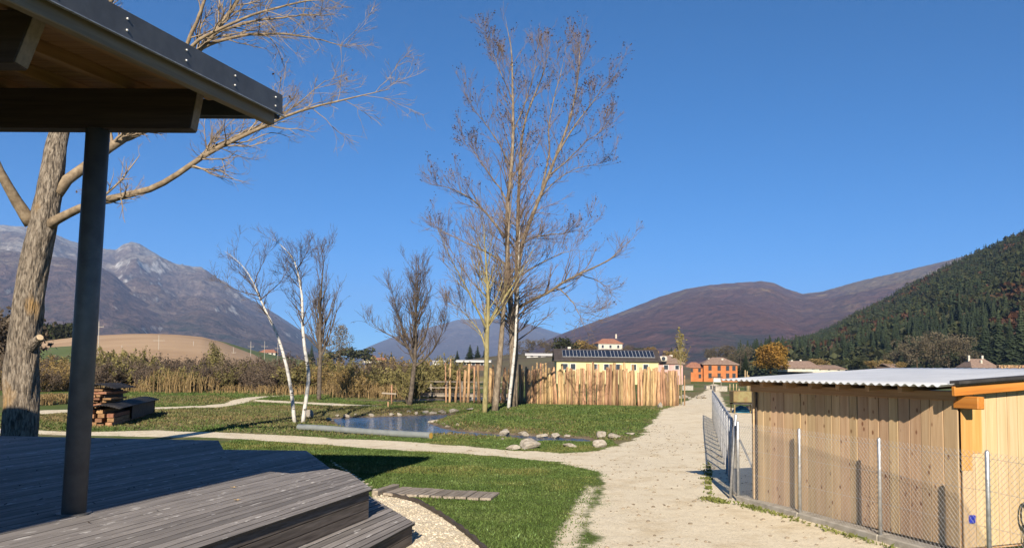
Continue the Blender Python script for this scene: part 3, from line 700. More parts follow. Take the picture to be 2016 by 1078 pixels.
# ------------------------------------------------------------------ wooded hill on the right
HS = np.array([(1440, 712), (1500, 694), (1550, 674), (1600, 656), (1650, 637), (1700, 607), (1740, 587), (1800, 554), (1870, 519), (1940, 486), (2016, 453), (2120, 405), (2300, 330)], float)
def hill_surface(px, v):
    """v 0 at the foot, 1 on the crest"""
    py = np.interp(px, HS[:, 0], HS[:, 1]); ang = (px - CX) / FPX
    dr = 1250 - (px - 1440) / 860 * 560; df = 430 - (px - 1440) / 860 * 130
    zc = (EYE[2] + (724 + ROLL * (px - CX) - py) / FPX * dr) - 11
    d = df + (dr - df) * v
    z = -1.1 + (zc + 1.1) * np.clip(v, 0, 1) ** .92 + 9 * np.sin(ang * 60 + v * 3) * v * (1 - v)
    z = np.where(v > 1, zc - (v - 1) * 160, z)
    return ang * d, d, z
pxs = np.linspace(1440, 2300, 90); vs = np.linspace(-.02, 1.5, 60)
PX, VV = np.meshgrid(pxs, vs); hx, hy, hz = hill_surface(PX, VV)
idx = np.arange(PX.size).reshape(PX.shape)
m = MB(); m.add(np.stack([hx, hy, np.where(VV < 0, -3, hz)], -1).reshape(-1, 3), np.stack([idx[:-1, :-1], idx[:-1, 1:], idx[1:, 1:], idx[1:, :-1]], -1).reshape(-1, 4))
FOREST_FLOOR = mat('forest_floor', [(.03, .026, .018), (.05, .04, .026), (.07, .05, .03)], .05, 5, 1, jitter=False)
tag(m.build('wooded_hill', FOREST_FLOOR, None, True), kind='structure')
NT = 9500
tp = rng.uniform(1450, 2180, NT); tv = rng.uniform(0, 1.06, NT) ** .85
fx, fy, fz = hill_surface(tp, tv)
kindn = fbm(fx * .012 + 5, fy * .008, 4, 77); kk = rng.uniform(0, 1, NT)
rusty = (kindn > .62) & (kk < .55) | (kk < .02)
greeny = ~rusty & (kk > .62)
hh = np.where(rusty | greeny, rng.uniform(9, 15, NT), rng.uniform(12, 22, NT)) * (1 - .25 * tv)
order = np.argsort(fy / np.maximum(hh, 1)); nearset = set()
vis = (tp < 2045)
cand = [i for i in order if vis[i]]
for i in cand[:300]: nearset.add(int(i))
tpl = {}
def verts_of(me):
    if me.name not in tpl:
        V = np.empty(len(me.vertices) * 3, np.float32); me.vertices.foreach_get('co', V)
        T = np.empty(len(me.vertices) * 4, np.float32); me.color_attributes['tint'].data.foreach_get('color', T)
        polys = [tuple(p.vertices) for p in me.polygons if len(p.vertices) == 4]
        tpl[me.name] = (V.reshape(-1, 3).astype(float), T.reshape(-1, 4)[:, :3].astype(float), np.array(polys))
    return tpl[me.name]
LOW_SPR = [spruce_mesh('spruce_far', 160 + i, 8, 8, NEEDLE, .25) for i in range(3)]
LOW_RUS = [broad_mesh('beech_far', 170 + i, 70, rand_lobes(170 + i, 6, .3, .55, .25, .22), .085, LEAF_RUST, trunk=False) for i in range(2)]
LOW_GRE = [broad_mesh('broadleaf_far', 175 + i, 70, rand_lobes(175 + i, 6, .3, .55, .25, .22), .085, LEAF_GREEN, trunk=False) for i in range(2)]
far_mb = {'spruce_forest': MB(), 'rust_beech_wood': MB(), 'broadleaf_wood': MB()}
for i in range(NT):
    loc = (fx[i], fy[i], fz[i] - .3)
    if i in nearset:
        if rusty[i]: place('beech_tree', RUSTS[i % 3], loc, hh[i], 'rust brown beech standing among the spruces low on the wooded hill', 'tree', 'rusty beeches at the front of the wooded hill', 1.1)
        elif greeny[i]: place('broadleaf_tree', GREENS[i % 3], loc, hh[i], 'dull green broadleaf tree low on the wooded hill', 'tree', 'green broadleaf trees at the front of the wooded hill', 1.1)
        else: place('spruce_tree', SPRUCES[i % 4], loc, hh[i], 'dark green spruce low on the wooded hill', 'tree', 'spruces at the front of the wooded hill')
    else:
        key, me = ('rust_beech_wood', LOW_RUS[i % 2]) if rusty[i] else (('broadleaf_wood', LOW_GRE[i % 2]) if greeny[i] else ('spruce_forest', LOW_SPR[i % 3]))
        V, T, F = verts_of(me)
        Vr = (V * (1.15 if key != 'spruce_forest' else 1.05, 1.15, 1)) @ rotz(rng.uniform(0, 6.28)).T * hh[i]
        c = rng.uniform(.7, 1.35)
        far_mb[key].add(Vr + np.array(loc), F, T * np.array((c * rng.uniform(.9, 1.15), c, c * rng.uniform(.8, 1.05))))
for key, me, lab in (('spruce_forest', NEEDLE, 'dark spruce forest covering the upper wooded hill'), ('rust_beech_wood', LEAF_RUST, 'rust coloured beeches mixed into the hillside forest'), ('broadleaf_wood', LEAF_GREEN, 'green broadleaf trees mixed into the hillside forest')):
    tag(far_mb[key].build(key, me), lab, 'forest', kind='stuff')
for nm in LOW_SPR + LOW_RUS + LOW_GRE: bpy.data.meshes.remove(nm)

# trees on the valley floor in front of the hill and round the houses
def tree_at(name, meshes, px, base_py, top_py, depth, label, cat='tree', group=None, w=1.0, i=0):
    b = A(px, base_py, depth); t = A(px, top_py, depth)
    return place(name, meshes[i % len(meshes)], b, t[2] - b[2], label, cat, group, w)
big_spruce = [spruce_mesh('tall_spruce', 200 + i, 24, 14, NEEDLE, .18 + .02 * i) for i in range(3)]
for k, (px, b, t, d) in enumerate([(1940, 728, 618, 330), (1968, 729, 604, 345), (1990, 729, 622, 325), (2012, 730, 596, 350), (1915, 728, 632, 360), (2040, 731, 610, 330), (1730, 722, 628, 420), (1700, 721, 640, 430), (1765, 722, 632, 430)]):
    tree_at('tall_spruce', big_spruce, px, b, t, d, 'tall dark spruce at the foot of the hill' if px < 1800 else 'tall dark spruce behind the grey roofed chalet', 'tree', 'tall spruces at the hill foot' if px < 1800 else 'tall spruces behind the chalet', 1.05, k)
bare_big = [broad_mesh('bare_grove_tree', 210 + i, 2600, rand_lobes(210 + i, 16, .36, .56, .36, .17), .011, LEAF_BARE, .7, 1.35) for i in range(3)]
for k, (px, b, t, d, w) in enumerate([(1806, 726, 662, 280, 1.25), (1838, 727, 654, 285, 1.2), (1868, 727, 652, 280, 1.25), (1892, 727, 664, 275, 1.1), (1780, 726, 676, 290, 1.2)]):
    tree_at('bare_tree', bare_big, px, b, t, d, 'bare olive brown tree in the grove behind the white roofed shed', 'tree', 'bare grove behind the shed', w, k)
bush_m = [broad_mesh('autumn_bush', 220 + i, 900, [(0, 0, .45, .36, .34)] + rand_lobes(220 + i, 9, .4, .45, .22, .24), .03, LEAF_TAWNY if i else LEAF_GREEN, .6, 1.4) for i in range(3)]
for k, (px, b, t, d, w) in enumerate([(1690, 724, 700, 260, 1.5), (1715, 724, 706, 250, 1.6), (1745, 725, 702, 255, 1.5), (1650, 722, 704, 290, 1.4), (1775, 726, 708, 250, 1.5), (1610, 722, 700, 320, 1.4), (1580, 720, 694, 330, 1.3)]):
    tree_at('autumn_bush', bush_m, px, b, t, d, 'low mixed bush between the valley houses and the hill', 'bush', 'bushes at the hill foot', w, k)
ORANGE = [broad_mesh('autumn_crown', 230, 5200, [(0, 0, .62, .34, .28), (-.2, .05, .48, .27, .24), (.2, -.05, .45, .30, .24), (.05, .1, .78, .24, .2), (-.1, -.1, .3, .3, .18), (.22, .1, .66, .2, .2), (-.25, 0, .66, .18, .18), (.3, 0, .28, .22, .18)], .017, LEAF_ORANGE, .55, 1.35, sc=5)]
tree_at('autumn_tree', ORANGE, 1517, 734, 671, 200, 'round orange and green autumn tree beside the orange house', 'tree', None, 1.3)
dk = [spruce_mesh('fir', 240, 18, 13, NEEDLE, .22), spruce_mesh('fir', 241, 20, 13, NEEDLE, .25)]
tree_at('fir_tree', dk, 1468, 735, 689, 205, 'dark fir between the orange house and the autumn tree', 'tree', None, 1.2)
tree_at('fir_tree', dk, 1516, 722, 656, 330, 'dark fir rising behind the orange autumn tree', 'tree', None, 1.0, 1)
for k, (px, b, t, d, w) in enumerate([(1405, 728, 684, 330, 1.3), (1432, 728, 680, 330, 1.4), (1458, 728, 676, 340, 1.2)]):
    tree_at('bare_tree', bare_big, px, b, t, d, 'hazy bare tree behind the orange house', 'tree', 'bare trees behind the orange house', w, k)
for k, (px, b, t, d, w, ms) in enumerate([(1108, 700, 656, 270, 1.2, bush_m), (1140, 700, 662, 275, 1.3, bush_m), (1075, 702, 664, 268, 1.3, bare_big), (1040, 704, 668, 265, 1.3, bare_big), (1165, 698, 672, 280, 1.2, bush_m), (1235, 700, 676, 290, 1.2, bare_big), (1255, 702, 680, 290, 1.2, bush_m),
                                          (1280, 710, 676, 290, 1.1, bush_m), (1325, 722, 680, 300, 1.0, bush_m), (1010, 706, 672, 262, 1.2, bare_big)]):
    tree_at('terrace_tree', ms, px, b, t, d, 'brownish tree on the rise behind the solar roofed building', 'tree', 'trees on the rise behind the solar roof', w, k)
for k, (px, b, t, d) in enumerate([(1322, 722, 682, 320), (1312, 722, 690, 315), (900, 716, 688, 400), (925, 716, 676, 390), (940, 716, 678, 395), (955, 716, 682, 390)]):
    tree_at('valley_fir', dk, px, b, t, d, 'dark green fir in the valley beyond the log palisade', 'tree', 'firs beyond the palisade', 1.5, k)
for k, (px, b, t, d, w, ms, lab, grp) in enumerate([
        (690, 720, 678, 420, 1.5, GREENS, 'dark leafy tree in the distance above the scrub', 'far trees above the scrub'), (668, 720, 684, 420, 1.4, GREENS, 'dark leafy tree in the distance above the scrub', 'far trees above the scrub'),
        (720, 720, 684, 430, 1.4, GREENS, 'dark leafy tree in the distance above the scrub', 'far trees above the scrub'), (650, 720, 690, 430, 1.4, GREENS, 'dark leafy tree in the distance above the scrub', 'far trees above the scrub')]):
    tree_at('far_tree', ms, px, b, t, d, lab, 'tree', grp, w, k)
for k, (px, b, t, d) in enumerate([(613, 718, 676, 430), (606, 718, 690, 430), (770, 718, 690, 500), (758, 718, 694, 500)]):
    tree_at('far_fir', dk, px, b, t, d, 'small dark fir in the distance above the scrub', 'tree', 'far firs above the scrub', 1.2, k)
tree_at('pale_bare_tree', bare_big, 668, 720, 641, 330, 'pale grey bare tree far behind the scrub', 'tree', None, .85, 1)
wood = MB()
for px in np.arange(20, 150, 5):
    C = blob_points([(0, 0, 3.5, 3.2, 3.2), (1.5, 0, 2.5, 3, 2.5)], 120) + A(px, 668 - (px - 20) * .02, 330) + np.array((0, rng.uniform(-6, 6), rng.uniform(-1.5, .5)))
    cards(C, .55, rng, tint_for(C, rng, .55, 1.2, .2) * np.array((.8, .8, .6)), wood)
tag(wood.build('far_wood', LEAF_GREEN), 'dark strip of wood along the ploughed hill', 'wood', kind='stuff')
wood = MB()
for px in list(np.arange(-60, 60, 6)):
    C = blob_points([(0, 0, 2.5, 2.2, 2.8), (1.0, 0, 2, 2, 3)], 260) + A(px, 715, 95) + np.array((0, rng.uniform(-4, 4), rng.uniform(0, 1.8)))
    cards(C, .16, rng, tint_for(C, rng, .6, 1.3, .5), wood)
tag(wood.build('edge_wood', LEAF_BROWN), 'tall brown thicket behind the thick leaning trunk', 'thicket', kind='stuff')
# ------------------------------------------------------------------ scrub, reeds, grass
def scrub_template(name, seed, n_tw, n_leaf, tw_mat, leaf_mat, wide=1.0, lsize=.022, lo=.6, hi=1.4):
    g = np.random.default_rng(seed)
    a = g.uniform(0, 6.28, n_tw); sp = g.uniform(0, 1, n_tw) ** .7
    base = np.stack([np.cos(a) * sp * .16 * wide, np.sin(a) * sp * .16 * wide, np.zeros(n_tw)], 1)
    d = unit(np.stack([np.cos(a) * sp * .75 * wide, np.sin(a) * sp * .75 * wide, np.full(n_tw, 1.0)], 1))
    ln = g.uniform(.6, 1.0, n_tw) * (1 - .25 * sp)
    P = np.empty((n_tw, 6, 3)); P[:, 0] = base
    for k in range(1, 6):
        d = unit(d + g.normal(0, .13, (n_tw, 3)) + np.array((0, 0, .03))); P[:, k] = P[:, k - 1] + d * (ln / 5)[:, None]
    R = np.linspace(.006, .0022, 6)[None].repeat(n_tw, 0)
    Q, S = sprout(P, R, 9, .25, 1, .26, 38, 4, .2, .15, .7, .5, .0018, g)
    C = np.vstack([Q.reshape(-1, 3), Q.reshape(-1, 3), P[:, 2:].reshape(-1, 3)])
    C = C[g.integers(0, len(C), n_leaf)] + g.normal(0, .018, (n_leaf, 3))
    t = MB(); t.tubes(P, R, 3, tint=(1, 1, 1)); t.tubes(Q, S, 3, tint=(1, 1, 1))
    l = MB(); cards(C, lsize, g, tint_for(C, g, lo, hi, 4), l, aspect=1.8)
    return t.data(name + '_stems', tw_mat), l.data(name + '_leaves', leaf_mat)
SCRUB = {'brown': [scrub_template('brown_bush', 300 + i, 70, 3600, TWIG, LEAF_BROWN, 1.3, .013) for i in range(3)],
         'olive': [scrub_template('willow_bush', 310 + i, 44, 3400, TWIG, LEAF_OLIVE, 1.25, .017) for i in range(3)],
         'tawny': [scrub_template('tawny_bush', 320 + i, 46, 3200, TWIG_PALE, LEAF_TAWNY, 1.25, .015) for i in range(3)]}
LAB = {'brown': ('bare brown bush in the scrub belt', 'brown bushes of the scrub belt'), 'olive': ('olive green willow bush in the scrub belt', 'olive willows of the scrub belt'), 'tawny': ('tawny yellow bush in the scrub belt', 'tawny bushes of the scrub belt')}
def bush(kind, loc, h, w, label=None, group=None, i=0):
    r = thing({'brown': 'brown_bush', 'olive': 'willow_bush', 'tawny': 'tawny_bush'}[kind], loc, label or LAB[kind][0], 'bush', group or (LAB[kind][1] if not label else None))
    t, l = SCRUB[kind][i % 3]
    for nm, me in (('stems', t), ('foliage', l)):
        c = link(bpy.data.objects.new(nm, me)); c.parent = r
    r.scale = (h * w, h * w, h); r.rotation_euler = (0, 0, rng.uniform(0, 6.28)); return r
n = 0
for row, (d0, top) in enumerate(((74, 0), (82, 1), (92, 2))):
    for px in np.arange(-40 + row * 11, 905, 30):
        px2 = px + rng.uniform(-10, 10); d = d0 + rng.uniform(-3, 3) - (4 if px2 > 640 else 0)
        if px2 > 830 and row == 0: continue
        k = rng.uniform()
        if 380 < px2 < 590: kind = 'brown' if k < .8 else 'olive'
        elif px2 < 130: kind = 'brown' if k < .6 else 'tawny'
        elif 180 < px2 < 300: kind = 'olive' if row > 0 or k < .4 else 'brown'
        elif 300 <= px2 <= 380: kind = 'brown' if k < .55 else 'olive'
        elif px2 >= 590: kind = 'olive' if k < .5 else ('tawny' if k < .8 else 'brown')
        else: kind = 'tawny' if k < .4 else 'olive'
        topy = {0: 722, 1: 712, 2: 704}[row] + rng.uniform(-5, 6) - (12 if 190 < px2 < 300 else 0) + (3 if px2 > 600 else 0)
        b = A(px2, 760, d); b[2] = 0
        h = max(1.2, A(px2, topy, d)[2]) * 1.2
        bush(kind, b, h, rng.uniform(1.0, 1.3) * (2.6 / h) ** .4, i=n); n += 1
b = Gt(812, 797); bush('olive', b + np.array((-.25, 1.5, 0)), 2.9, .55, 'single olive willow bush beside the timber footbridge', i=1)
b = Gt(700, 786); bush('tawny', A(705, 786, 66) * np.array((1, 1, 0)), 2.0, 1.2, 'low tawny bush on the far bank behind the post sign', i=2)

def blades(n, xr, yr, keep, hgt, wid, lean, g, tintf, zoff=-.01, dens=None):
    X = g.uniform(*xr, n); Y = g.uniform(*yr, n)
    if dens is not None: k = g.uniform(0, 1, n) < dens(X, Y); X, Y = X[k], Y[k]
    k = keep(X, Y); X, Y = X[k], Y[k]; n = len(X)
    Z = height(X, Y) + zoff
    a = g.uniform(0, 6.28, n); h = g.uniform(*hgt, n) * (.6 + .8 * fbm(X * 1.3, Y * 1.3, 2, 61)); w = g.uniform(*wid, n)
    sp_ = np.min([poly_sdf(p, X, Y) for p in PATHS[:3]], axis=0); h = h * np.clip(.35 + sp_ * .9, .35, 1)
    le = g.uniform(0, lean, n); b = g.uniform(0, 6.28, n)
    base = np.stack([X, Y, Z], 1); sd = np.stack([np.cos(a), np.sin(a), np.zeros(n)], 1) * w[:, None] / 2
    tipo = np.stack([np.cos(b) * le * h, np.sin(b) * le * h, h], 1)
    V = np.stack([base - sd * .6, base + sd * .6, base + tipo * .6 + sd, base + tipo], 1)
    return V, tintf(X, Y, g)
def grass_keep(mask_sd=.06):
    def f(X, Y):
        s = np.min([poly_sdf(p, X, Y) for p in PATHS], axis=0) + (fbm(X * 1.3, Y * 1.3, 3, 11) - .5) * .55
        ok = (s > mask_sd + rng.uniform(-.25, .15, len(X))) & (poly_sdf(STRIP, X, Y) > .03)
        ok &= poly_sdf(BARE, X, Y) > rng.uniform(-.22, .25, len(X))
        ok &= poly_sdf(POND, X, Y) > .25
        ok &= poly_sdf(DECK_LOW, X, Y) > .02
        return ok
    return f
def lawn_tint(X, Y, g):
    n1 = fbm(X * .5, Y * .5, 3, 91); n2 = g.uniform(.5, 1.15, len(X))
    dry = np.clip((n1 - .43) * 4.5, 0, 1) * g.uniform(0, 1, len(X))
    pale = np.where(g.uniform(0, 1, len(X)) < .014, 2.6, 1.0)
    return np.stack([n2 * (1 + 1.1 * dry) * pale, n2 * (1 + .25 * dry) * pale, n2 * (1 + .6 * dry) * pale ** 1.5], 1)
def mid_tint(X, Y, g):
    t = lawn_tint(X, Y, g); t = .85 * (t / .85) ** .6
    dr = sstep(1.5, -1.5, poly_sdf(BROWN_ZONE, X, Y)) * .85 + .75 * sstep(.44, .60, fbm(X * .2, Y * .2, 3, 21)) + .5 * sstep(2.5, .3, poly_sdf(POND, X, Y))
    k = (g.uniform(0, 1, len(X)) < dr)[:, None]
    return np.where(k, t * np.array((1.6, 1.02, 1.7)), t)

# ------------------------------------------------------------------ timber stage (deck)
DZ, LZ = .72, .30
DECK_UP = [G(x, y, DZ)[:2] for x, y in ((733, 961), (688, 929), (655, 921.5), (575, 931), (460, 921), (430, 866), (0, 857))] 
DECK_UP += [np.array((-16.5, 19.9)), np.array((-18.0, 2.0)), np.array((-4.55, 2.0)), G(385, 1078, DZ)[:2]]
DECK_LOW = [G(817, 1028, LZ)[:2], G(735, 979, LZ)[:2], G(652, 922, LZ)[:2], G(603, 886, LZ)[:2], G(438, 884, LZ)[:2], np.array((-8.6, 21.4)), np.array((-9.0, 12.0)), np.array((-6.0, 4.0)), np.array((-3.25, 3.2))]
DIR = unit(np.array((.248, .969))); NRM = np.array((DIR[1], -DIR[0]))
ANG = math.atan2(DIR[1], DIR[0])
def clip_half(poly, n, c):
    out = []
    for i in range(len(poly)):
        a, b = poly[i], poly[(i + 1) % len(poly)]; da, db = a @ n - c, b @ n - c
        if da <= 0: out.append(a)
        if (da < 0 < db) or (db < 0 < da): out.append(a + (b - a) * (da / (da - db)))
    return out
stage = thing('timber_stage', (-8, 12, 0), 'weathered grey timber stage with a lower step around it', 'stage')
GAP_SHADE_DIRT = mat('board_joint_shade_and_dirt', [(.018, .016, .014), (.03, .027, .024)], 8, 4, .95)  # dark board sides: joint shade put into the colour, along with dirt
def board_local(name, poly, z0, z1, ang, material, parent):
    P = np.array(poly); c = P.mean(0); R2 = np.array([[math.cos(-ang), -math.sin(-ang)], [math.sin(-ang), math.cos(-ang)]])
    q = (P - c) @ R2.T; b = .006
    ctr = q.mean(0); inn = q.copy()
    for i in range(len(q)):
        v = ctr - q[i]; inn[i] = q[i] + np.sign(v) * np.minimum(np.abs(v) * .5, b)
    n = len(q); zz = (z1 - z0) / 2
    V = np.vstack([np.c_[q, np.full(n, -zz)], np.c_[q, np.full(n, zz - b)], np.c_[inn, np.full(n, zz)]])
    i = np.arange(n); j = (i + 1) % n
    area = .5 * np.sum(q[i, 0] * q[j, 1] - q[j, 0] * q[i, 1])
    F = [np.stack([i, j, j + n, i + n], 1), np.stack([i + n, j + n, j + 2 * n, i + 2 * n], 1), i[::-1][None], (i + 2 * n)[None]]
    if area < 0: F = [f[:, ::-1] for f in F]
    m = MB(); m.add(V, F); me = m.data(name, material); me.materials.append(GAP_SHADE_DIRT)
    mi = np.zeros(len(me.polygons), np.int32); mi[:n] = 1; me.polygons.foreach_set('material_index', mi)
    o = link(bpy.data.objects.new(name, me)); o.parent = parent
    o.location = tuple(np.array((c[0], c[1], (z0 + z1) / 2)) - ORG[parent.name]); o.rotation_euler = (0, 0, ang)
    ORG[o.name] = np.array((c[0], c[1], 0)); return o
def lay_boards(poly, n, ang, pitch, z, material, parent, gap=.024, th=.032, start=None):
    poly = [np.asarray(p, float) for p in poly]; pr = [p @ n for p in poly]
    s = max(pr) if start is None else start
    while s > min(pr):
        q = clip_half(clip_half(poly, n, s - gap / 2), -n, -(s - pitch + gap / 2))
        if len(q) >= 3:
            q = [q[i] for i in range(len(q)) if np.linalg.norm(q[i] - q[i - 1]) > .004]
            if len(q) >= 3 and abs(.5 * sum(q[i][0] * q[(i + 1) % len(q)][1] - q[(i + 1) % len(q)][0] * q[i][1] for i in range(len(q)))) > .02:
                dz = rng.uniform(-.002, .002); board_local('deck_board', q, z - th + dz, z + dz, ang, material, parent)
        s -= pitch
lay_boards(DECK_UP, NRM, ANG, .150, DZ, WOOD_DECK, stage)
# lower step: boards follow its outer edges like a frame, the broad part runs across
e0, e1 = DECK_LOW[0], DECK_LOW[3]
low_core = [p for p in DECK_LOW]
lay_boards(low_core, NRM, ANG, .150, LZ, WOOD_DECK, stage)
def inset(poly, d):
    P = [np.asarray(p) for p in poly]; out = []
    A_ = .5 * sum(P[i][0] * P[(i + 1) % len(P)][1] - P[(i + 1) % len(P)][0] * P[i][1] for i in range(len(P))); sg = 1 if A_ > 0 else -1
    for i in range(len(P)):
        a, b, c = P[i - 1], P[i], P[(i + 1) % len(P)]
        u, v = unit(b - a), unit(c - b); n1, n2 = np.array((-u[1], u[0])) * sg, np.array((-v[1], v[0])) * sg
        h = n1 + n2; h = h / max(.3, (h @ n1)); out.append(b + h * d)
    return out
UPB, LOB = inset(DECK_UP, .06), inset(DECK_LOW, .05)
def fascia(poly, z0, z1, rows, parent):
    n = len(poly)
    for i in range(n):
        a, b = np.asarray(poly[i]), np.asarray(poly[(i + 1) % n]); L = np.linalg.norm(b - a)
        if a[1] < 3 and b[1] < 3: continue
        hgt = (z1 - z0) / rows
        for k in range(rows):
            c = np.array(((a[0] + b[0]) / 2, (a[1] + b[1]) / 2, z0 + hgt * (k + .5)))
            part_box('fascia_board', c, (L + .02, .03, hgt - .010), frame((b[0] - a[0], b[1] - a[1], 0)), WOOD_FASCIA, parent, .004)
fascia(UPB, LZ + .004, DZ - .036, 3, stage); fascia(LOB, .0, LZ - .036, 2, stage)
m = MB(); m.prism(inset(DECK_UP, .13), .05, DZ - .16); m.prism(inset(DECK_LOW, .12), -.02, LZ - .14); m.build('substructure', RUBBER_AND_SHADE, stage)  # substructure coloured black to paint the shade below the board gaps
# litter on the boards
m = MB(); g = np.random.default_rng(5)
C = np.stack([g.uniform(-13, -4, 260), g.uniform(9, 20, 260), np.full(260, DZ + .008)], 1); C = C[poly_sdf(DECK_UP, C[:, 0], C[:, 1]) < -.1]
C2 = np.stack([g.uniform(-7, -3, 40), g.uniform(15, 21, 40), np.full(40, LZ + .008)], 1); C2 = C2[(poly_sdf(DECK_LOW, C2[:, 0], C2[:, 1]) < -.1) & (poly_sdf(DECK_UP, C2[:, 0], C2[:, 1]) > .1)]
for c in np.vstack([C, C2]):
    a = g.uniform(0, 6.28); s = g.uniform(.012, .035); u = np.array((math.cos(a), math.sin(a), .15)); v = np.array((-math.sin(a), math.cos(a), .25))
    m.quads(np.array([[c - u * s, c - v * s * .5 + (0, 0, .01), c + u * s + (0, 0, .012), c + v * s * .5]]))
tag(m.build('leaf_litter', LITTER), 'small dark fallen leaves scattered on the stage', 'leaves', kind='stuff')
for (px, py) in ((466, 984), (459, 959)):
    c = G(px, py, DZ + .01); m = MB(); g = np.random.default_rng(int(px))
    for k in range(5):
        a = k * 1.2 + .3; u = np.array((math.cos(a), math.sin(a), .25)); v = np.array((-math.sin(a), math.cos(a), 0.1))
        m.quads(np.array([[c, c + u * .028 - v * .014, c + u * .055, c + u * .028 + v * .014]]))
    tag(m.build('fallen_leaf', LITTER_Y, None, org=c), 'pale curled leaf lying on the sunlit stage boards', 'leaf', 'pale leaves on the stage')

# ------------------------------------------------------------------ pavilion roof on a steel pole
base = G(145, 1010, DZ); topp = A(193, 256, base[1])
pav = thing('pavilion', base, 'open pavilion with timber roof, grey sheet fascia and steel pole', 'pavilion')
k = 28
m = MB(); m.tube(np.array([base, base * .5 + topp * .5, topp]), [.132, .132, .132], k); pole = m.build('pole', STEEL_POLE, pav, True)
for p in pole.data.polygons:
    if len(p.vertices) > 4: p.use_smooth = False
m = MB(); m.tube(np.array([base + (0, 0, .0), base + (0, 0, .014)]), [.19, .19], 24); m.build('base_plate', STEEL_POLE, pav)
tip = A(553, 228, 10.6); V1 = A(90, 0, 6.86)
vd = unit(tip - V1)                                  # along the verge, rising slightly outwards
QD = np.array((-1.0, .018, 0)); QD = unit(QD)          # along the purlins
def on_verge(y): return V1 + vd * ((y - V1[1]) / vd[1])
zup = np.array((0, 0, 1.0))
def beam(name, p, q, w, h, material, parent, b=.006):   # p, q: centres of the end faces
    return part_box(name, (p + q) / 2, (np.linalg.norm(q - p), w, h), frame(q - p), material, parent, b)
def chamfer_beam(name, end, length, w, h, slant, material, parent):
    """purlin whose free end is cut back towards the top by slant; end = lower outer corner centre"""
    f = frame(QD); L = length
    pts = [(0, 0), (L, 0), (L, h), (slant, h)]
    pts = [(0, 0), (L, 0), (L, h), (-slant, h)]
    V = np.array([end + QD * x + zup * z + f[:, 1] * s * w / 2 for s in (-1, 1) for x, z in pts])
    F = [np.array([[0, 1, 2, 3]])[:, ::-1], np.array([[4, 5, 6, 7]]), np.array([[0, 1, 5, 4], [1, 2, 6, 5], [2, 3, 7, 6], [3, 0, 4, 7]])]
    m = MB(); m.add(V, F); o = m.build(name, material, parent)
    e4 = np.array([end, end - QD * slant + zup * h]); ev_ = np.array([e4[0] + f[:, 1] * w * .46 - QD * .012 + zup * .015, e4[0] - f[:, 1] * w * .46 - QD * .012 + zup * .015, e4[1] - f[:, 1] * w * .46 - QD * .012 - zup * .01, e4[1] + f[:, 1] * w * .46 - QD * .012 - zup * .01])
    me_ = MB(); me_.add(np.vstack([ev_, ev_ + QD * .006]), [np.array([[0, 1, 2, 3], [7, 6, 5, 4], [0, 4, 5, 1], [1, 5, 6, 2], [2, 6, 7, 3], [3, 7, 4, 0]])]); me_.build('end_grain', WOOD_BARGE, o)
    import bmesh
    bm = bmesh.new(); bm.from_mesh(o.data); bmesh.ops.recalc_face_normals(bm, faces=bm.faces); bmesh.ops.bevel(bm, geom=list(bm.edges), offset=.008, segments=1, affect='EDGES'); bm.to_mesh(o.data); bm.free()
    return o
pe2 = A(380, 256, base[1]); hp = A(393, 178, base[1])[2] - pe2[2]
chamfer_beam('purlin', np.array((pe2[0], base[1], topp[2])), 13.5, .20, hp, .07, WOOD_STAIN_SHADE, pav)
pe1 = A(40, 132, 7.3); chamfer_beam('purlin', pe1, 12.5, .20, hp, .16, WOOD_STAIN_SHADE, pav)
pe0 = np.array((-5.2, 3.6, pe1[2] - .15)); chamfer_beam('purlin', pe0, 11.5, .20, hp, .07, WOOD_STAIN_SHADE, pav)
Y0, Y1 = -7.0, 10.6
rz0 = topp[2] + hp                                     # rafters sit on the purlins
slope = vd[2] / vd[1]
def roof_z(y): return rz0 + slope * (y - base[1])
rf = unit(np.array((vd[0], vd[1], vd[2])))
for k in range(13):                                    # inner rafters, parallel to the verge
    off = .62 + .78 * k
    p, q = on_verge(Y0) + QD * off, on_verge(10.15) + QD * off
    p[2] = roof_z(p[1]) + .075; q[2] = roof_z(q[1]) + .075
    beam('rafter', p, q, .11, .145, WOOD_ROOF, pav)
p, q = on_verge(Y0), on_verge(Y1 - .05)                # barge rafter along the verge, set below the sheet
pb, qb = p + QD * .10, q + QD * .10
for v in (pb, qb): v[2] = on_verge(v[1])[2] + .045
beam('barge_rafter', pb, qb, .10, .36, WOOD_BARGE, pav, .01)
k = 0                                                   # ceiling boards run across the rafters
yb = -6.9
while yb < 10.45:
    c = on_verge(yb + .1) + QD * 6.2; c[2] = roof_z(yb + .1) + .162
    part_box('ceiling_board', c, (12.1, .196, .022), frame(QD, unit(np.cross(QD, -rf))), WOOD_ROOF, pav, .004); yb += .2
m = MB()
a, b_ = on_verge(Y0) + QD * .02, on_verge(Y1 - .02) + QD * .02
for v in (a, b_): v[2] = roof_z(v[1]) + .178
V = [a, b_, b_ + QD * 12.3, a + QD * 12.3]
V = np.array([v + zup * s for s in (0, .02) for v in V]); m.add(V, [np.array([[3, 2, 1, 0], [4, 5, 6, 7], [0, 1, 5, 4], [1, 2, 6, 5], [2, 3, 7, 6], [3, 0, 4, 7]])])
m.build('roof_sheet', STEEL_DARK, pav)
fh = A(551, 188, 10.6)[2] - tip[2]
fa, fb = on_verge(Y0) - QD * .012, tip - QD * .012
fasc = beam('verge_fascia', fa + zup * fh / 2, fb + zup * fh / 2, .018, fh, STEEL_DARK, pav, .003)
beam('drip_edge', fa - zup * .006 - QD * .018, fb - zup * .006 - QD * .018 + rf * .03, .035, .010, GALV, pav, .002)
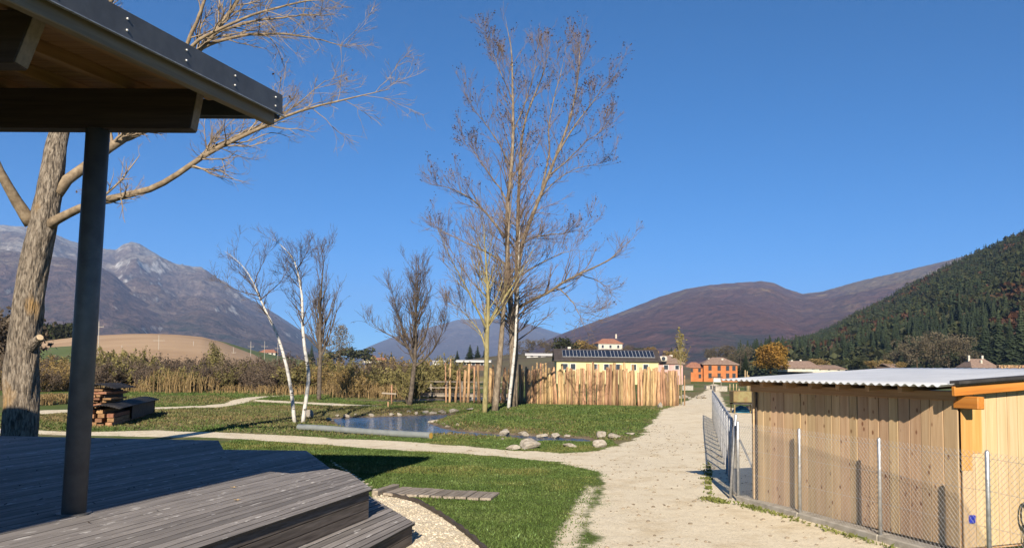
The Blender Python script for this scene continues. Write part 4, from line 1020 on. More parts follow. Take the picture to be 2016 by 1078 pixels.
SCREW = mat('bright_screw', [(.6, .6, .6), (.75, .75, .75)], 9, 2, .35, metallic=.5)
yy = 10.42
sp = 1.0
while yy > 2:
    for fz in (.30, .72):
        c = on_verge(yy) + zup * fh * fz - QD * .024
        m = MB(); nn = -np.cross(rf, zup) * -1
        out = unit(np.cross(rf, zup)); m.tube(np.array([c, c + out * .012]), [.014, .010], 8)
        o = m.build('screw', SCREW, None, True, org=c); o.parent = fasc; o.matrix_parent_inverse = Matrix.Identity(4)
        fm = np.eye(4); fm[:3, :3] = frame(fb - fa); ctr = (fa + fb) / 2 + zup * fh / 2
        o.matrix_local = Matrix(fm.tolist()).inverted() @ Matrix.Translation(Vector((c - ctr).tolist()))
    yy -= .88
gA, gB = tip + QD * .06 - rf * .0, tip + QD * 12.2
gA[2] = tip[2] + .06; gB[2] = gA[2]
m = MB(); th = np.linspace(math.pi, 2 * math.pi, 9); pr = [(math.cos(t) * .075, math.sin(t) * .075) for t in th]
V = np.array([E + np.array((0, .09 + u, w)) for E in (gA, gB) for u, w in pr] + [E + np.array((0, .09 + u * .93, w * .93)) for E in (gA, gB) for u, w in pr])
n9 = 9; i = np.arange(8)
m.add(V, [np.stack([i, i + 1, i + 1 + n9, i + n9], 1), np.stack([i + 18, i + 18 + n9, i + 19 + n9, i + 19], 1)]); m.build('gutter', STEEL_DARK, pav, True)
beam('eave_board', tip + QD * .3 + np.array((0, -.02, .10)), tip + QD * 12.2 + np.array((0, -.02, .10)), .03, .22, STEEL_DARK, pav)

# ------------------------------------------------------------------ plank walk, edging, gravel pebbles
walk = thing('plank_walk', G(865, 974, 0), 'short walk of grey planks laid in the lawn by the stage', 'plank walk')
l0, l1 = G(752, 976), G(792, 963); r0_, r1_ = G(968, 986), G(984, 974)
for k in range(9):
    ta, tb = k / 9 + .006, (k + 1) / 9 - .006
    c = ((l0 + l1) / 2) * (1 - (ta + tb) / 2) + ((r0_ + r1_) / 2) * ((ta + tb) / 2)
    cr = unit((l1 - l0) * (1 - ta) + (r1_ - r0_) * ta); ln = np.linalg.norm(l1 - l0) * (1 - ta) + np.linalg.norm(r1_ - r0_) * ta
    wd = np.linalg.norm(((r0_ + r1_) - (l0 + l1)) / 2) * (tb - ta) * abs(np.cross(cr, unit((r0_ + r1_) - (l0 + l1)))[2])
    part_box('plank', c + (0, 0, .035 + rng.uniform(-.006, .006)), (ln * rng.uniform(.96, 1.03), wd, .05), frame(cr), WOOD_GREY, walk, .006)
part_box('side_beam', (l0 + l1) / 2 - unit((r0_ + r1_) - (l0 + l1)) * .14 + (0, 0, .05), (np.linalg.norm(l1 - l0) * 1.05, .13, .11), frame(l1 - l0), WOOD_GREY, walk, .01)
EL = smooth_line(np.array([(p[0], p[1], .02) for p in EDGELINE]), 40)
m = MB(); tn = unit(np.gradient(EL, axis=0)); sd = np.stack([-tn[:, 1], tn[:, 0], np.zeros(40)], 1) * .028
zz = np.array((0, 0, 1.)) * (.035 + .02 * rng.uniform(-1, 1, (40, 1)))
ring = np.stack([EL - sd - (0, 0, .08), EL + sd - (0, 0, .08), EL + sd + zz, EL - sd + zz], 1)
i = np.arange(39)[:, None] * 4; j = np.arange(4)[None]
m.add(ring.reshape(-1, 3), np.stack([i + j, i + 4 + j, i + 4 + (j + 1) % 4, i + (j + 1) % 4], -1).reshape(-1, 4)); tag(m.build('edging_strip', EDGE, None, org=EL[0]), 'dark edging strip between the gravel bed and the lawn', 'edging')
def ico():
    t = (1 + 5 ** .5) / 2
    V = unit(np.array([(-1, t, 0), (1, t, 0), (-1, -t, 0), (1, -t, 0), (0, -1, t), (0, 1, t), (0, -1, -t), (0, 1, -t), (t, 0, -1), (t, 0, 1), (-t, 0, -1), (-t, 0, 1)], float))
    F = np.array([(0, 11, 5), (0, 5, 1), (0, 1, 7), (0, 7, 10), (0, 10, 11), (1, 5, 9), (5, 11, 4), (11, 10, 2), (10, 7, 6), (7, 1, 8), (3, 9, 4), (3, 4, 2), (3, 2, 6), (3, 6, 8), (3, 8, 9), (4, 9, 5), (2, 4, 11), (6, 2, 10), (8, 6, 7), (9, 8, 1)])
    return V, F
IV, IF = ico()
def pebbles(name, n, xr, yr, keep, size, material, label, zf=height):
    g = np.random.default_rng(n); X = g.uniform(*xr, n); Y = g.uniform(*yr, n); k = keep(X, Y); X, Y = X[k], Y[k]
    s = g.uniform(*size, len(X)); m = MB(); Z = zf(X, Y)
    S = g.uniform(.6, 1.3, (len(X), 3)) * s[:, None]; S[:, 2] *= .6
    V = IV[None] * S[:, None, :] * g.uniform(.85, 1.15, (len(X), 12, 1)) + np.stack([X, Y, Z + .2 * s], 1)[:, None]
    t = g.uniform(.75, 1.25, len(X)); m.add(V.reshape(-1, 3), (IF[None] + (np.arange(len(X)) * 12)[:, None, None]).reshape(-1, 3), np.repeat(np.stack([t, t, t], 1), 12, 0))
    return tag(m.build(name, material), label, 'gravel', kind='stuff')
PEB = mat('pale_pebble', [(.34, .295, .22), (.43, .38, .295), (.52, .47, .38)], 2, 3, .9, tint=True, jitter=False)
PEB_D = mat('brown_pebble', [(.14, .11, .075), (.22, .18, .13), (.34, .29, .21)], 2, 3, .9, tint=True, jitter=False)
pebbles('pebbles', 9000, (-2.9, .6), (8, 17), lambda X, Y: (poly_sdf(STRIP, X, Y) < -.02) & (poly_sdf(DECK_LOW, X, Y) > .01), (.012, .030), PEB, 'loose pale gravel in the bed beside the stage')
pebbles('loose_stones', 3600, (-3, 7), (8, 42), lambda X, Y: (np.min([poly_sdf(p, X, Y) for p in PATHS], axis=0) < -.1) & (fbm(X * .9, Y * .9, 3, 15) > .42), (.010, .034), PEB_D, 'small loose stones on the gravel path')

# lawn grass
g = np.random.default_rng(17); kf = grass_keep()
m = MB()
V, T = blades(150000, (-6, 3), (10.5, 26), kf, (.028, .062), (.016, .036), 1.0, g, lawn_tint, dens=lambda X, Y: np.clip((15 / Y) ** 1.3, 0, 1)); m.quads(V, T)
V, T = blades(90000, (-9, 3.5), (19, 30), kf, (.035, .075), (.03, .05), 1.0, g, lawn_tint); m.quads(V, T)
tag(m.build('lawn_grass', GRASS_B), 'short green clover lawn around the stage', 'grass', kind='stuff')
m = MB()
V, T = blades(120000, (-24, 14), (29, 62), kf, (.05, .12), (.05, .10), 1.1, g, mid_tint); m.quads(V, T)
V, T = blades(30000, (-32, -14), (55, 76), kf, (.10, .25), (.06, .12), 1.0, g, mid_tint); m.quads(V, T)
tag(m.build('rough_grass', GRASS_B), 'rough patchy grass around the pond and palisade', 'grass', kind='stuff')
# reeds
def reed_clump(px0, px1, n, d, h, name, label):
    g = np.random.default_rng(n + int(px0)); m = MB()
    X = np.array([A(p, 760, d)[0] for p in g.uniform(px0, px1, n)]); Y = d + g.normal(0, 1.1, n); H = g.uniform(*h, n); a = g.uniform(0, 6.28, n); le = g.uniform(0, .35, n)
    P = np.stack([np.stack([X, Y, np.zeros(n)], 1), np.stack([X + np.cos(a) * le * H * .3, Y + np.sin(a) * le * H * .3, H * .6], 1), np.stack([X + np.cos(a) * le * H, Y + np.sin(a) * le * H, H], 1)], 1)
    t = g.uniform(.6, 1.25, n); T = np.stack([t, t, t], 1)
    m.tubes(P, np.tile(np.array((.022, .02, .006)), (n, 1)), 3, tint=T)
    dr = g.uniform(0, 1, n) < .5; b = g.uniform(0, 6.28, n)       # bent blades
    Q = np.stack([P[:, 1], P[:, 1] + np.stack([np.cos(b) * .25, np.sin(b) * .25, .25 + 0 * b], 1), P[:, 1] + np.stack([np.cos(b) * .6, np.sin(b) * .6, -.05 + 0 * b], 1)], 1)[dr]
    m.tubes(Q, np.tile(np.array((.018, .018, .005)), (len(Q), 1)), 3, tint=T[dr])
    tag(m.build(name, REED), label, 'reeds', kind='stuff')
reed_clump(315, 385, 110, 69, (1.2, 2.3), 'tall_reeds', 'tall straw coloured reeds standing before the scrub')
reed_clump(284, 298, 26, 69, (1.0, 2.1), 'tall_reeds', 'narrow clump of straw reeds near the sheet covered timber')
reed_clump(395, 420, 24, 70, (.9, 1.9), 'tall_reeds', 'short clump of straw reeds before the dark brown scrub')
reed_clump(420, 640, 240, 70, (.35, 1.0), 'reed_fringe', 'low tawny reed fringe along the scrub behind the birches')
reed_clump(640, 800, 300, 66, (.5, 1.3), 'reed_fringe', 'golden reed fringe on the far pond bank')
reed_clump(190, 300, 160, 71, (.4, 1.0), 'reed_fringe', 'low dry reed fringe behind the timber stacks')
reed_clump(78, 118, 160, 50, (.3, .7), 'grass_tuft', 'yellowish tall grass tuft beside the thick trunk')
reed_clump(1070, 1165, 160, 0, (.1, .3), 'x', 'x') if False else None
# ------------------------------------------------------------------ the large trees
def px_limb(pts, depth):
    """limb surveyed as (photo x, photo y, offset in depth, radius in m)"""
    out = []
    for x, y, dy, r in pts:
        p = A(x, y, depth + dy); out.append((*p, r))
    return out
def bark_tube(mb, P, R, k, g, amp, tint=None):
    """thick trunk with an uneven, faintly ribbed surface"""
    N = len(P); T = unit(np.gradient(P, axis=0)); X = unit(np.cross(T, (0, 1, 0.01))); Y = np.cross(T, X)
    a = np.arange(k) * 2 * math.pi / k
    S = np.cumsum(np.r_[0, np.linalg.norm(np.diff(P, axis=0), axis=1)])
    u = a[None] * R[0] * 6 + 0 * S[:, None]; rib = fbm(np.cos(a)[None] * 9 + 20 + 0 * S[:, None], np.sin(a)[None] * 9 + 20 + S[:, None] * .9, 4, 3) - .5
    rib2 = fbm(np.cos(a)[None] * 2.2 + 7 + 0 * S[:, None], np.sin(a)[None] * 2.2 + 7 + S[:, None] * 1.4, 3, 8) - .5
    RR = R[:, None] * (1 + amp * rib * 2 + .16 * rib2 * 2)
    V = P[:, None] + RR[..., None] * (X[:, None] * np.cos(a)[None, :, None] + Y[:, None] * np.sin(a)[None, :, None])
    i = np.arange(N - 1)[:, None] * k; j = np.arange(k)[None]; j2 = (j + 1) % k
    mb.add(V.reshape(-1, 3), [np.stack([i + j, i + j2, i + k + j2, i + k + j], -1).reshape(-1, 4), np.arange(k)[None] + (N - 1) * k])
g = np.random.default_rng(41)
D0 = 20.6
b0 = G(40, 880, 0); b0 = np.array((b0[0] * D0 / b0[1], D0, 0))
lt = thing('ash_tree', (A(38, 860, D0)[0], D0, 0), 'thick leaning bare tree with ridged bark behind the stage', 'tree')
TR = px_limb([(36, 905, 0, .50), (40, 855, 0, .455), (41, 790, 0, .425), (43, 700, 0, .40), (54, 600, 0, .37), (68, 520, 0, .345), (84, 450, 0, .35), (97, 375, .1, .33), (116, 262, .3, .235), (128, 200, .5, .20), (150, 90, .8, .16), (180, -60, 1.2, .12), (200, -220, 1.6, .07)], D0)
Tl = smooth_line(TR, 110); Tl[:, 3] *= .90; m = MB(); bark_tube(m, Tl[:, :3], Tl[:, 3], 60, g, .045); tk = m.build('trunk', BARK_BIG, lt, True)
STUMPW = mat('sawn_branch_stub', [(.48, .36, .22), (.60, .48, .32)], 8, 4, .8)
c = A(70, 672, D0 - .30); sv = np.array((.16, -.10, .10)); m = MB(); m.tube(np.array([c - sv, c, c + sv]), [.15, .11, .085], 12); o = m.build('branch_stub', BARK_BIG, lt)
m = MB(); m.tube(np.array([c + sv, c + sv * 1.06]), [.08, .078], 12); m.build('cut_face', STUMPW, lt)
LL = [px_limb([(62, 440, 0, .17), (40, 405, -.2, .14), (17, 372, -.5, .12), (-10, 320, -.8, .10), (-60, 200, -1.5, .06), (-90, 60, -2, .03)], D0),
      px_limb([(92, 448, 0, .15), (112, 431, -.2, .115), (163, 406, -.5, .095), (209, 392, -.8, .085), (300, 372, -1.2, .075), (350, 344, -1.4, .066), (400, 306, -1.6, .058), (460, 276, -1.8, .048), (530, 242, -2.0, .038), (600, 216, -2.2, .028), (680, 196, -2.4, .018), (768, 176, -2.6, .006)], D0),
      px_limb([(350, 344, -1.4, .05), (385, 318, -1.2, .042), (420, 285, -1.0, .036), (480, 262, -.8, .028), (560, 225, -.4, .018), (640, 160, 0, .008)], D0),
      px_limb([(112, 380, .1, .16), (130, 354, .2, .135), (165, 330, .4, .125), (215, 292, .8, .115), (270, 258, 1.2, .105), (330, 180, 1.8, .095), (385, 105, 2.2, .085), (440, 40, 2.6, .065), (480, -20, 2.8, .05), (540, -140, 3, .02)], D0),
      px_limb([(330, 180, 1.8, .06), (372, 92, 1.4, .05), (420, 62, 1.2, .042), (480, 35, 1, .034), (560, 12, .8, .026), (650, -8, .6, .014)], D0),
      px_limb([(390, 98, 2.2, .06), (450, 72, 2.2, .042), (520, 66, 2.2, .034), (600, 70, 2.2, .022), (690, 94, 2.2, .007)], D0),
      px_limb([(350, 140, 1.8, .06), (375, 70, 1.6, .05), (395, 25, 1.4, .045), (410, -30, 1.2, .035), (430, -120, 1, .02)], D0),
      px_limb([(400, 88, 2.2, .05), (440, 55, 1.6, .036), (500, 42, 1.2, .028), (580, 30, .8, .02), (660, 30, .4, .008)], D0),
      px_limb([(140, 130, .7, .10), (190, 40, 1.0, .085), (230, -20, 1.4, .07), (300, -120, 2, .04)], D0)]
P, R = limbs(LL, 24, .02, g); m = MB(); m.tubes(P, R, 9, True); m.build('limbs', BARK_LIMB, lt, True)
p1, r1 = sprout(P[1:], R[1:], -3.0, .16, 1, 1.5, 40, 8, .10, .13, .42, .25, .007, g, .2)
p2, r2 = sprout(p1, r1, 8, .2, 1, .66, 34, 6, .05, .16, .6, .35, .0045, g)
p3, r3 = sprout(p2, r2, 3.4, .2, 1, .3, 34, 4, .03, .2, .7, .5, .0035, g)
m = MB(); m.tubes(p1, r1, 5); m.tubes(p2, r2, 4); m.tubes(p3, r3, 3); m.build('twigs', TWIG_PALE, lt, True)
C = p3[g.integers(0, len(p3), 70), -1]; m = MB(); cards(C, .022, g, None, m); m.build('leaves', LEAF_DEAD, lt)

# tall poplar: several stems surveyed, everything finer grown from them
g = np.random.default_rng(43); DP = 47.2
Z7 = lambda X, Y: (800 + X / 2.156, Y / 2.156)
def S(pts): return px_limb([(*Z7(x, y), dy, r) for x, y, dy, r in pts], DP)
bp = Gt(1012, 801)
pop = thing('poplar_tree', (bp[0], DP, bp[2]), 'very tall bare poplar with withered leaves clinging to its top', 'tree')
stems = [S([(452, 1730, 0, .24), (450, 1600, 0, .215), (448, 1400, 0, .20), (440, 1200, 0, .19), (425, 1060, 0, .175), (430, 850, 0, .15), (450, 650, .1, .12), (455, 500, .2, .10), (450, 370, .3, .08), (447, 220, .3, .055), (428, 130, .3, .022), (418, 70, .3, .006)]),
         S([(462, 1735, .3, .22), (462, 1500, .4, .20), (468, 1250, .6, .185), (472, 1040, .8, .15), (476, 850, 1.0, .12), (484, 650, 1.2, .10), (500, 520, 1.3, .08), (545, 400, 1.4, .06), (590, 300, 1.5, .04), (606, 200, 1.5, .01)]),
         S([(468, 1180, .2, .17), (485, 1040, -.2, .155), (540, 900, -.6, .135), (600, 750, -1.0, .11), (640, 655, -1.2, .095), (700, 490, -1.5, .07), (728, 350, -1.7, .05), (738, 240, -1.8, .03), (732, 158, -1.8, .008)]),
         S([(575, 800, -.8, .08), (610, 650, -.3, .065), (600, 560, 0, .055), (625, 420, .3, .04), (660, 300, .6, .025), (680, 180, .8, .008)]),
         S([(640, 655, -1.2, .07), (690, 570, -1.6, .055), (750, 490, -2, .045), (810, 405, -2.4, .03), (868, 310, -2.8, .008)]),
         S([(600, 745, -1, .06), (680, 690, -1.6, .045), (760, 600, -2.2, .03), (830, 560, -2.6, .018), (885, 470, -3, .006)]),
         S([(560, 850, -.8, .05), (640, 760, -.2, .04), (720, 710, .3, .03), (810, 700, .8, .018), (880, 670, 1.2, .006)]),
         S([(415, 1010, 0, .10), (395, 970, -.2, .09), (330, 890, -.7, .072), (270, 840, -1.1, .055), (200, 800, -1.6, .032), (130, 785, -2, .008)]),
         S([(432, 860, 0, .07), (390, 790, .4, .055), (330, 710, .9, .04), (285, 640, 1.2, .028), (250, 590, 1.5, .008)]),
         S([(440, 700, .1, .05), (400, 620, -.5, .042), (350, 540, -1.0, .03), (290, 470, -1.4, .018), (255, 400, -1.6, .006)]),
         S([(420, 1120, 0, .08), (330, 1060, .5, .06), (250, 1030, .8, .045), (170, 990, 1.2, .028), (105, 945, 1.6, .008)]),
         S([(478, 1060, -.2, .07), (520, 1010, -.8, .05), (610, 995, -1.4, .04), (690, 990, -1.8, .028), (770, 950, -2.2, .008)]),
         S([(482, 1170, 0, .07), (560, 1120, .5, .05), (640, 1080, .8, .035), (720, 1060, 1.2, .01)]),
         S([(455, 560, .2, .05), (500, 450, -.4, .04), (540, 330, -.8, .028), (560, 200, -1.0, .008)]),
         S([(452, 420, .2, .04), (400, 310, .6, .03), (360, 220, .9, .018), (335, 130, 1, .006)]),
         px_limb([(1016, 606, 0, .125), (1045, 592, -.3, .11), (1075, 579, -.6, .10), (1101, 560, -1, .088), (1136, 541, -1.5, .072), (1171, 525, -2, .058), (1200, 512, -2.4, .045), (1225, 490, -2.7, .028), (1254, 462, -3, .008)], DP),
         px_limb([(1093, 567, -.9, .06), (1112, 576, -1.4, .045), (1125, 592, -1.8, .035), (1137, 610, -2.1, .024), (1150, 638, -2.4, .010)], DP),
         px_limb([(1136, 541, -1.5, .04), (1165, 546, -1.0, .03), (1190, 560, -.6, .018), (1208, 580, -.4, .006)], DP),
         px_limb([(1010, 640, 0, .09), (980, 600, .6, .06), (930, 560, 1.2, .04), (895, 505, 1.6, .022), (862, 450, 2, .006)], DP)]
P, R = limbs(stems, 26, .025, g); R = R * .78
m = MB(); m.tubes(P[:3], R[:3], 12, True); m.build('trunk', BARK_POPLAR, pop, True)
m = MB(); m.tubes(P[3:], R[3:], 8, True); m.build('limbs', BARK_POPLAR, pop, True)
TW_POP = mat('poplar_twig', [(.10, .072, .058), (.15, .11, .086), (.20, .15, .116)], 2, 4, .85)
p1a, r1a = sprout(P[:3], R[:3], 42, .40, .99, 3.3, 46, 9, .28, .10, .34, .2, .012, g, .62, .045)
p1b, r1b = sprout(P[3:], R[3:], 15, .22, 1, 2.1, 42, 8, .28, .10, .5, .2, .010, g, .4)
p1c, r1c = sprout(P[:3], R[:3], 14, .16, .42, 2.3, 55, 9, .10, .12, .2, .2, .010, g, .2, .03)
m = MB()
p2s = []
for p, r in ((p1a, r1a), (p1b, r1b), (p1c, r1c)):
    m.tubes(p, r, 5); q, s = sprout(p, r, 5.6, .18, 1, 1.0, 34, 6, .2, .12, .55, .3, .008, g, .4); m.tubes(q, s, 4); p2s.append((q, s))
m.build('branches', TW_POP, pop, True)
m = MB(); tw = []
for q, s in p2s:
    u, v = sprout(q, s, 3.0, .2, 1, .42, 34, 4, .12, .16, .7, .5, .0062, g); m.tubes(u, v, 3); tw.append(u)
m.build('twigs', TW_POP, pop)
U = np.vstack(tw[:2]); tipz = U[:, -1, 2]; pr_ = np.clip((tipz - 9) / 8, .03, 1) * np.clip(fbm(U[:, -1, 0] * .5, U[:, -1, 2] * .5, 3, 5) * 2.2 - .6, .05, 1)
sel = g.uniform(0, 1, len(U)) < pr_ * .8
C = np.vstack([U[sel, -1], U[sel, 2] + g.normal(0, .04, (sel.sum(), 3)), U[sel, -1] + g.normal(0, .16, (sel.sum(), 3))]); m = MB(); cards(C, .036, g, None, m, aspect=1.1); m.build('leaves', LEAF_DEAD, pop)

def bare_tree(name, base, height_px_top, stem_px, depth, bark, twig, label, group=None, n1=30, l1=2.2, ang=36, up=.35, t0=.3, n2=8, l2=.9, n3=3, l3=.4, seed=1, extra=(), rr=.008, lf=.5, k0=10):
    g = np.random.default_rng(seed)
    rows = [px_limb(stem_px, depth)] + [px_limb(e, depth) for e in extra]
    rows[0][0] = (*rows[0][0][:2], base[2] - .1, rows[0][0][3])
    r = thing(name, (rows[0][0][0], rows[0][0][1], base[2]), label, 'tree', group)
    P, R = limbs(rows, 24, .015, g)
    if bark is BARK_BIRCH: R = R * .84
    m = MB(); m.tubes(P[:1], R[:1], k0, True); m.build('trunk', bark, r, True)
    if len(rows) > 1: m = MB(); m.tubes(P[1:], R[1:], 7, True); m.build('limbs', bark if bark is not BARK_BIRCH else TWIG_DARK, r, True)
    q1, s1 = sprout(P[:1], R[:1], n1, t0, .98, l1, ang, 8, up, .09, .42, .2, rr * 1.3, g, lf)
    if len(rows) > 1:
        qe, se = sprout(P[1:], R[1:], n1 * .35, .2, 1, l1 * .6, ang, 8, up, .10, .5, .2, rr * 1.2, g, lf); q1, s1 = np.vstack([q1, qe]), np.vstack([s1, se])
    q2, s2 = sprout(q1, s1, n2, .2, 1, l2, 32, 6, up * .6, .12, .6, .3, rr, g, .4)
    q3, s3 = sprout(q2, s2, n3, .2, 1, l3, 32, 4, up * .3, .16, .7, .5, rr * .75, g)
    m = MB(); m.tubes(q1, s1, 5); m.build('branches', bark if bark is not BARK_BIRCH else TWIG_DARK, r, True)
    m = MB(); m.tubes(q2, s2, 4); m.tubes(q3, s3, 3); m.build('twigs', twig, r); return r
b = Gt(954, 812); bare_tree('young_tree', b, 0, [(954, 812, 0, .14), (956, 770, 0, .13), (958, 700, 0, .12), (960, 640, 0, .105), (962, 590, 0, .085), (958, 540, 0, .06), (955, 490, 0, .035), (952, 440, 0, .01)], b[1], BARK_GREEN, TWIG,
          'slim tree with algae green trunk before the log palisade', n1=36, l1=3.2, ang=42, up=.28, t0=.42, n2=8, l2=1.1, n3=3, l3=.5, seed=51, lf=.35,
          extra=[[(960, 650, 0, .07), (940, 610, -.5, .05), (915, 560, -1, .035), (885, 505, -1.5, .02), (862, 450, -2, .006)], [(960, 640, 0, .07), (985, 600, .5, .05), (1010, 560, 1, .035), (1040, 510, 1.5, .02), (1060, 470, 2, .006)], [(958, 700, 0, .06), (950, 660, .4, .045), (935, 640, .7, .03), (900, 600, 1, .01)]])
b = Gt(974, 808); bare_tree('leaning_tree', b, 0, [(974, 808, 0, .19), (978, 760, 0, .165), (983, 720, 0, .15), (988, 660, 0, .13), (992, 600, 0, .11), (996, 540, .2, .09), (1000, 470, .4, .06), (1006, 400, .6, .03), (1010, 340, .6, .01)], b[1], BARK_POPLAR, TWIG,
          'pale mottled trunk leaning between the green trunk and the birch', n1=30, l1=2.6, ang=42, up=.22, t0=.35, n2=8, l2=1.0, n3=3, seed=52)
b = Gt(1001, 803.5); bare_tree('birch_tree', b, 0, [(1001, 802, 0, .12), (1004, 770, 0, .11), (1009, 730, 0, .10), (1013, 690, 0, .09), (1017, 640, 0, .08), (1019, 580, 0, .065), (1021, 500, 0, .045), (1024, 430, 0, .02)], b[1], BARK_BIRCH, TWIG,
          'white birch trunk in front of the log palisade', n1=30, l1=2.6, ang=48, up=.06, t0=.40, n2=8, l2=1.1, n3=3, seed=53)
b = Gt(1014, 799); bare_tree('dark_tree', b, 0, [(1015, 799, 0, .17), (1015, 760, 0, .15), (1013, 700, 0, .13), (1012, 640, 0, .11), (1016, 580, 0, .08), (1022, 520, 0, .05), (1030, 460, 0, .02)], b[1] + .9, BARK_DARK, TWIG_DARK,
          'dark bare trunk close behind the white birch', n1=34, l1=3.0, ang=55, up=.08, t0=.30, n2=8, l2=1.1, n3=3, seed=54)
bb = Gt(581, 831)
bare_tree('birch_tree', bb, 0, [(581, 832, 0, .105), (574, 780, 0, .095), (566, 725, 0, .088), (557, 690, 0, .08), (545, 655, .1, .07), (531, 628, .2, .062), (520, 605, .3, .052), (505, 570, .4, .04), (488, 535, .4, .026), (462, 508, .4, .012), (442, 494, .4, .005)], bb[1], BARK_BIRCH, TWIG_DARK,
          'white birch bowing away from its neighbour beside the pond', n1=20, l1=1.6, ang=40, up=.18, t0=.5, n2=6, l2=.7, n3=2.4, l3=.35, seed=61, rr=.006, lf=.35,
          extra=[[(512, 590, .3, .035), (530, 575, .1, .026), (555, 555, -.1, .014), (560, 530, -.2, .005)], [(510, 582, .3, .035), (480, 575, .5, .024), (450, 565, .7, .012), (432, 552, .8, .004)], [(500, 560, .4, .03), (510, 530, .2, .02), (525, 505, 0, .010), (530, 490, 0, .004)]])
b2 = Gt(597, 832)
bare_tree('birch_tree', b2, 0, [(596, 833, 0, .11), (602, 790, 0, .10), (609, 735, 0, .092), (601, 695, 0, .085), (596, 650, .1, .078), (595, 610, .1, .07), (594, 570, .2, .055), (585, 530, .2, .04), (575, 505, .3, .028), (557, 485, .3, .014), (537, 470, .3, .005)], b2[1] + .1, BARK_BIRCH, TWIG_DARK,
          'crooked upright white birch beside the pond, behind the pipe end', n1=30, l1=1.3, ang=42, up=.12, t0=.42, n2=6, l2=.65, n3=2.4, l3=.35, seed=62, rr=.006, lf=.35,
          extra=[[(585, 530, .2, .03), (600, 505, .1, .02), (610, 488, 0, .005)], [(594, 570, .2, .03), (570, 545, .5, .02), (560, 530, .6, .005)]])
b = Gt(628, 787); bare_tree('bare_tree', b, 0, [(628, 787, 0, .17), (629, 740, 0, .15), (631, 700, 0, .135), (630, 660, 0, .12), (630, 620, 0, .10), (632, 580, 0, .075), (636, 530, 0, .04), (640, 492, 0, .01)], b[1], BARK_DARK, TWIG_DARK,
          'upright dark bare tree behind the two pond birches', n1=44, l1=3.6, ang=40, up=.42, t0=.26, n2=8, l2=1.25, n3=2.6, l3=.5, seed=71, rr=.010, lf=.55)
b = Gt(806, 797); bare_tree('bare_tree', b, 0, [(806, 797, 0, .16), (811, 760, 0, .15), (816, 720, 0, .135), (817, 690, 0, .12), (818, 650, 0, .10), (819, 610, 0, .075), (822, 570, 0, .04), (825, 532, 0, .01)], b[1], BARK_DARK, TWIG_DARK,
          'spreading dark bare tree beside the footbridge', n1=40, l1=3.2, ang=46, up=.32, t0=.30, n2=8, l2=1.15, n3=2.6, l3=.5, seed=72, rr=.010, lf=.55,
          extra=[[(816, 722, 0, .08), (838, 706, -.4, .065), (856, 684, -.8, .05), (872, 650, -1.1, .03), (882, 600, -1.3, .008)], [(816, 700, 0, .07), (790, 672, .4, .05), (760, 655, .8, .035), (728, 640, 1.2, .008)], [(817, 690, 0, .06), (795, 650, -.4, .045), (780, 610, -.8, .03), (770, 570, -1, .008)]])
b = A(420, 705, 120); b[2] = .0
m = MB(); lob = [(0, 0, 2.4, 1.3, 1.6), (0, 0, 1.2, 1.6, 1.2), (.3, 0, 3.4, .8, 1), (-.2, 0, 4.3, .5, .8), (.7, 0, 1.6, 1, 1), (-.8, 0, 1.5, .9, 1)]
bt = thing('leafy_tree', b, 'pointed olive leafed tree standing before the ploughed hill', 'tree')
C = blob_points(lob, 2600, rng, .3) + b + (0, 0, 1.0); cards(C, .07, rng, tint_for(C, rng, .6, 1.5, 1.5), m); m.build('crown', LEAF_OLIVE, bt)
m = MB(); m.tube(np.array([b, b + (0, 0, 2), b + (0, 0, 5.2)]), [.12, .09, .02], 7); m.build('trunk', BARK_DARK, bt)
# staked young tree at the end of the palisade
b = Gt(1341, 797); st = thing('staked_sapling', b, 'young staked tree at the path end of the palisade', 'tree')
bd = b[1]; tr = px_limb([(1341, 797, 0, .045), (1341, 760, 0, .04), (1340, 720, 0, .035), (1339, 690, 0, .02), (1338, 672, 0, .006)], bd)
P, R = limbs([tr], 14, .01); m = MB(); m.tubes(P, R, 7, True); m.build('trunk', BARK_GREEN, st, True)
q1, s1 = sprout(P, R, 26, .55, .98, 1.3, 32, 6, .4, .1, .5, .3, .009, rng, .4); q2, s2 = sprout(q1, s1, 6, .2, 1, .5, 32, 4, .3, .12, .7, .4, .007, rng)
m = MB(); m.tubes(q1, s1, 4); m.tubes(q2, s2, 3); C = q2[:, -1][rng.integers(0, len(q2), 260)] + rng.normal(0, .05, (260, 3)); m.build('twigs', BARK_GREEN, st)
m = MB(); cards(C, .05, rng, np.ones((260, 3)) * 1.2, m); m.build('leaves', LEAF_OLIVE, st)
for dx in (-.20, .22):
    m = MB(); m.tube(np.array([b + (dx, -.12, -.1), b + (dx, -.12, 2.1)]), [.045, .042], 8); m.build('stake', WOOD_POST, st, True)

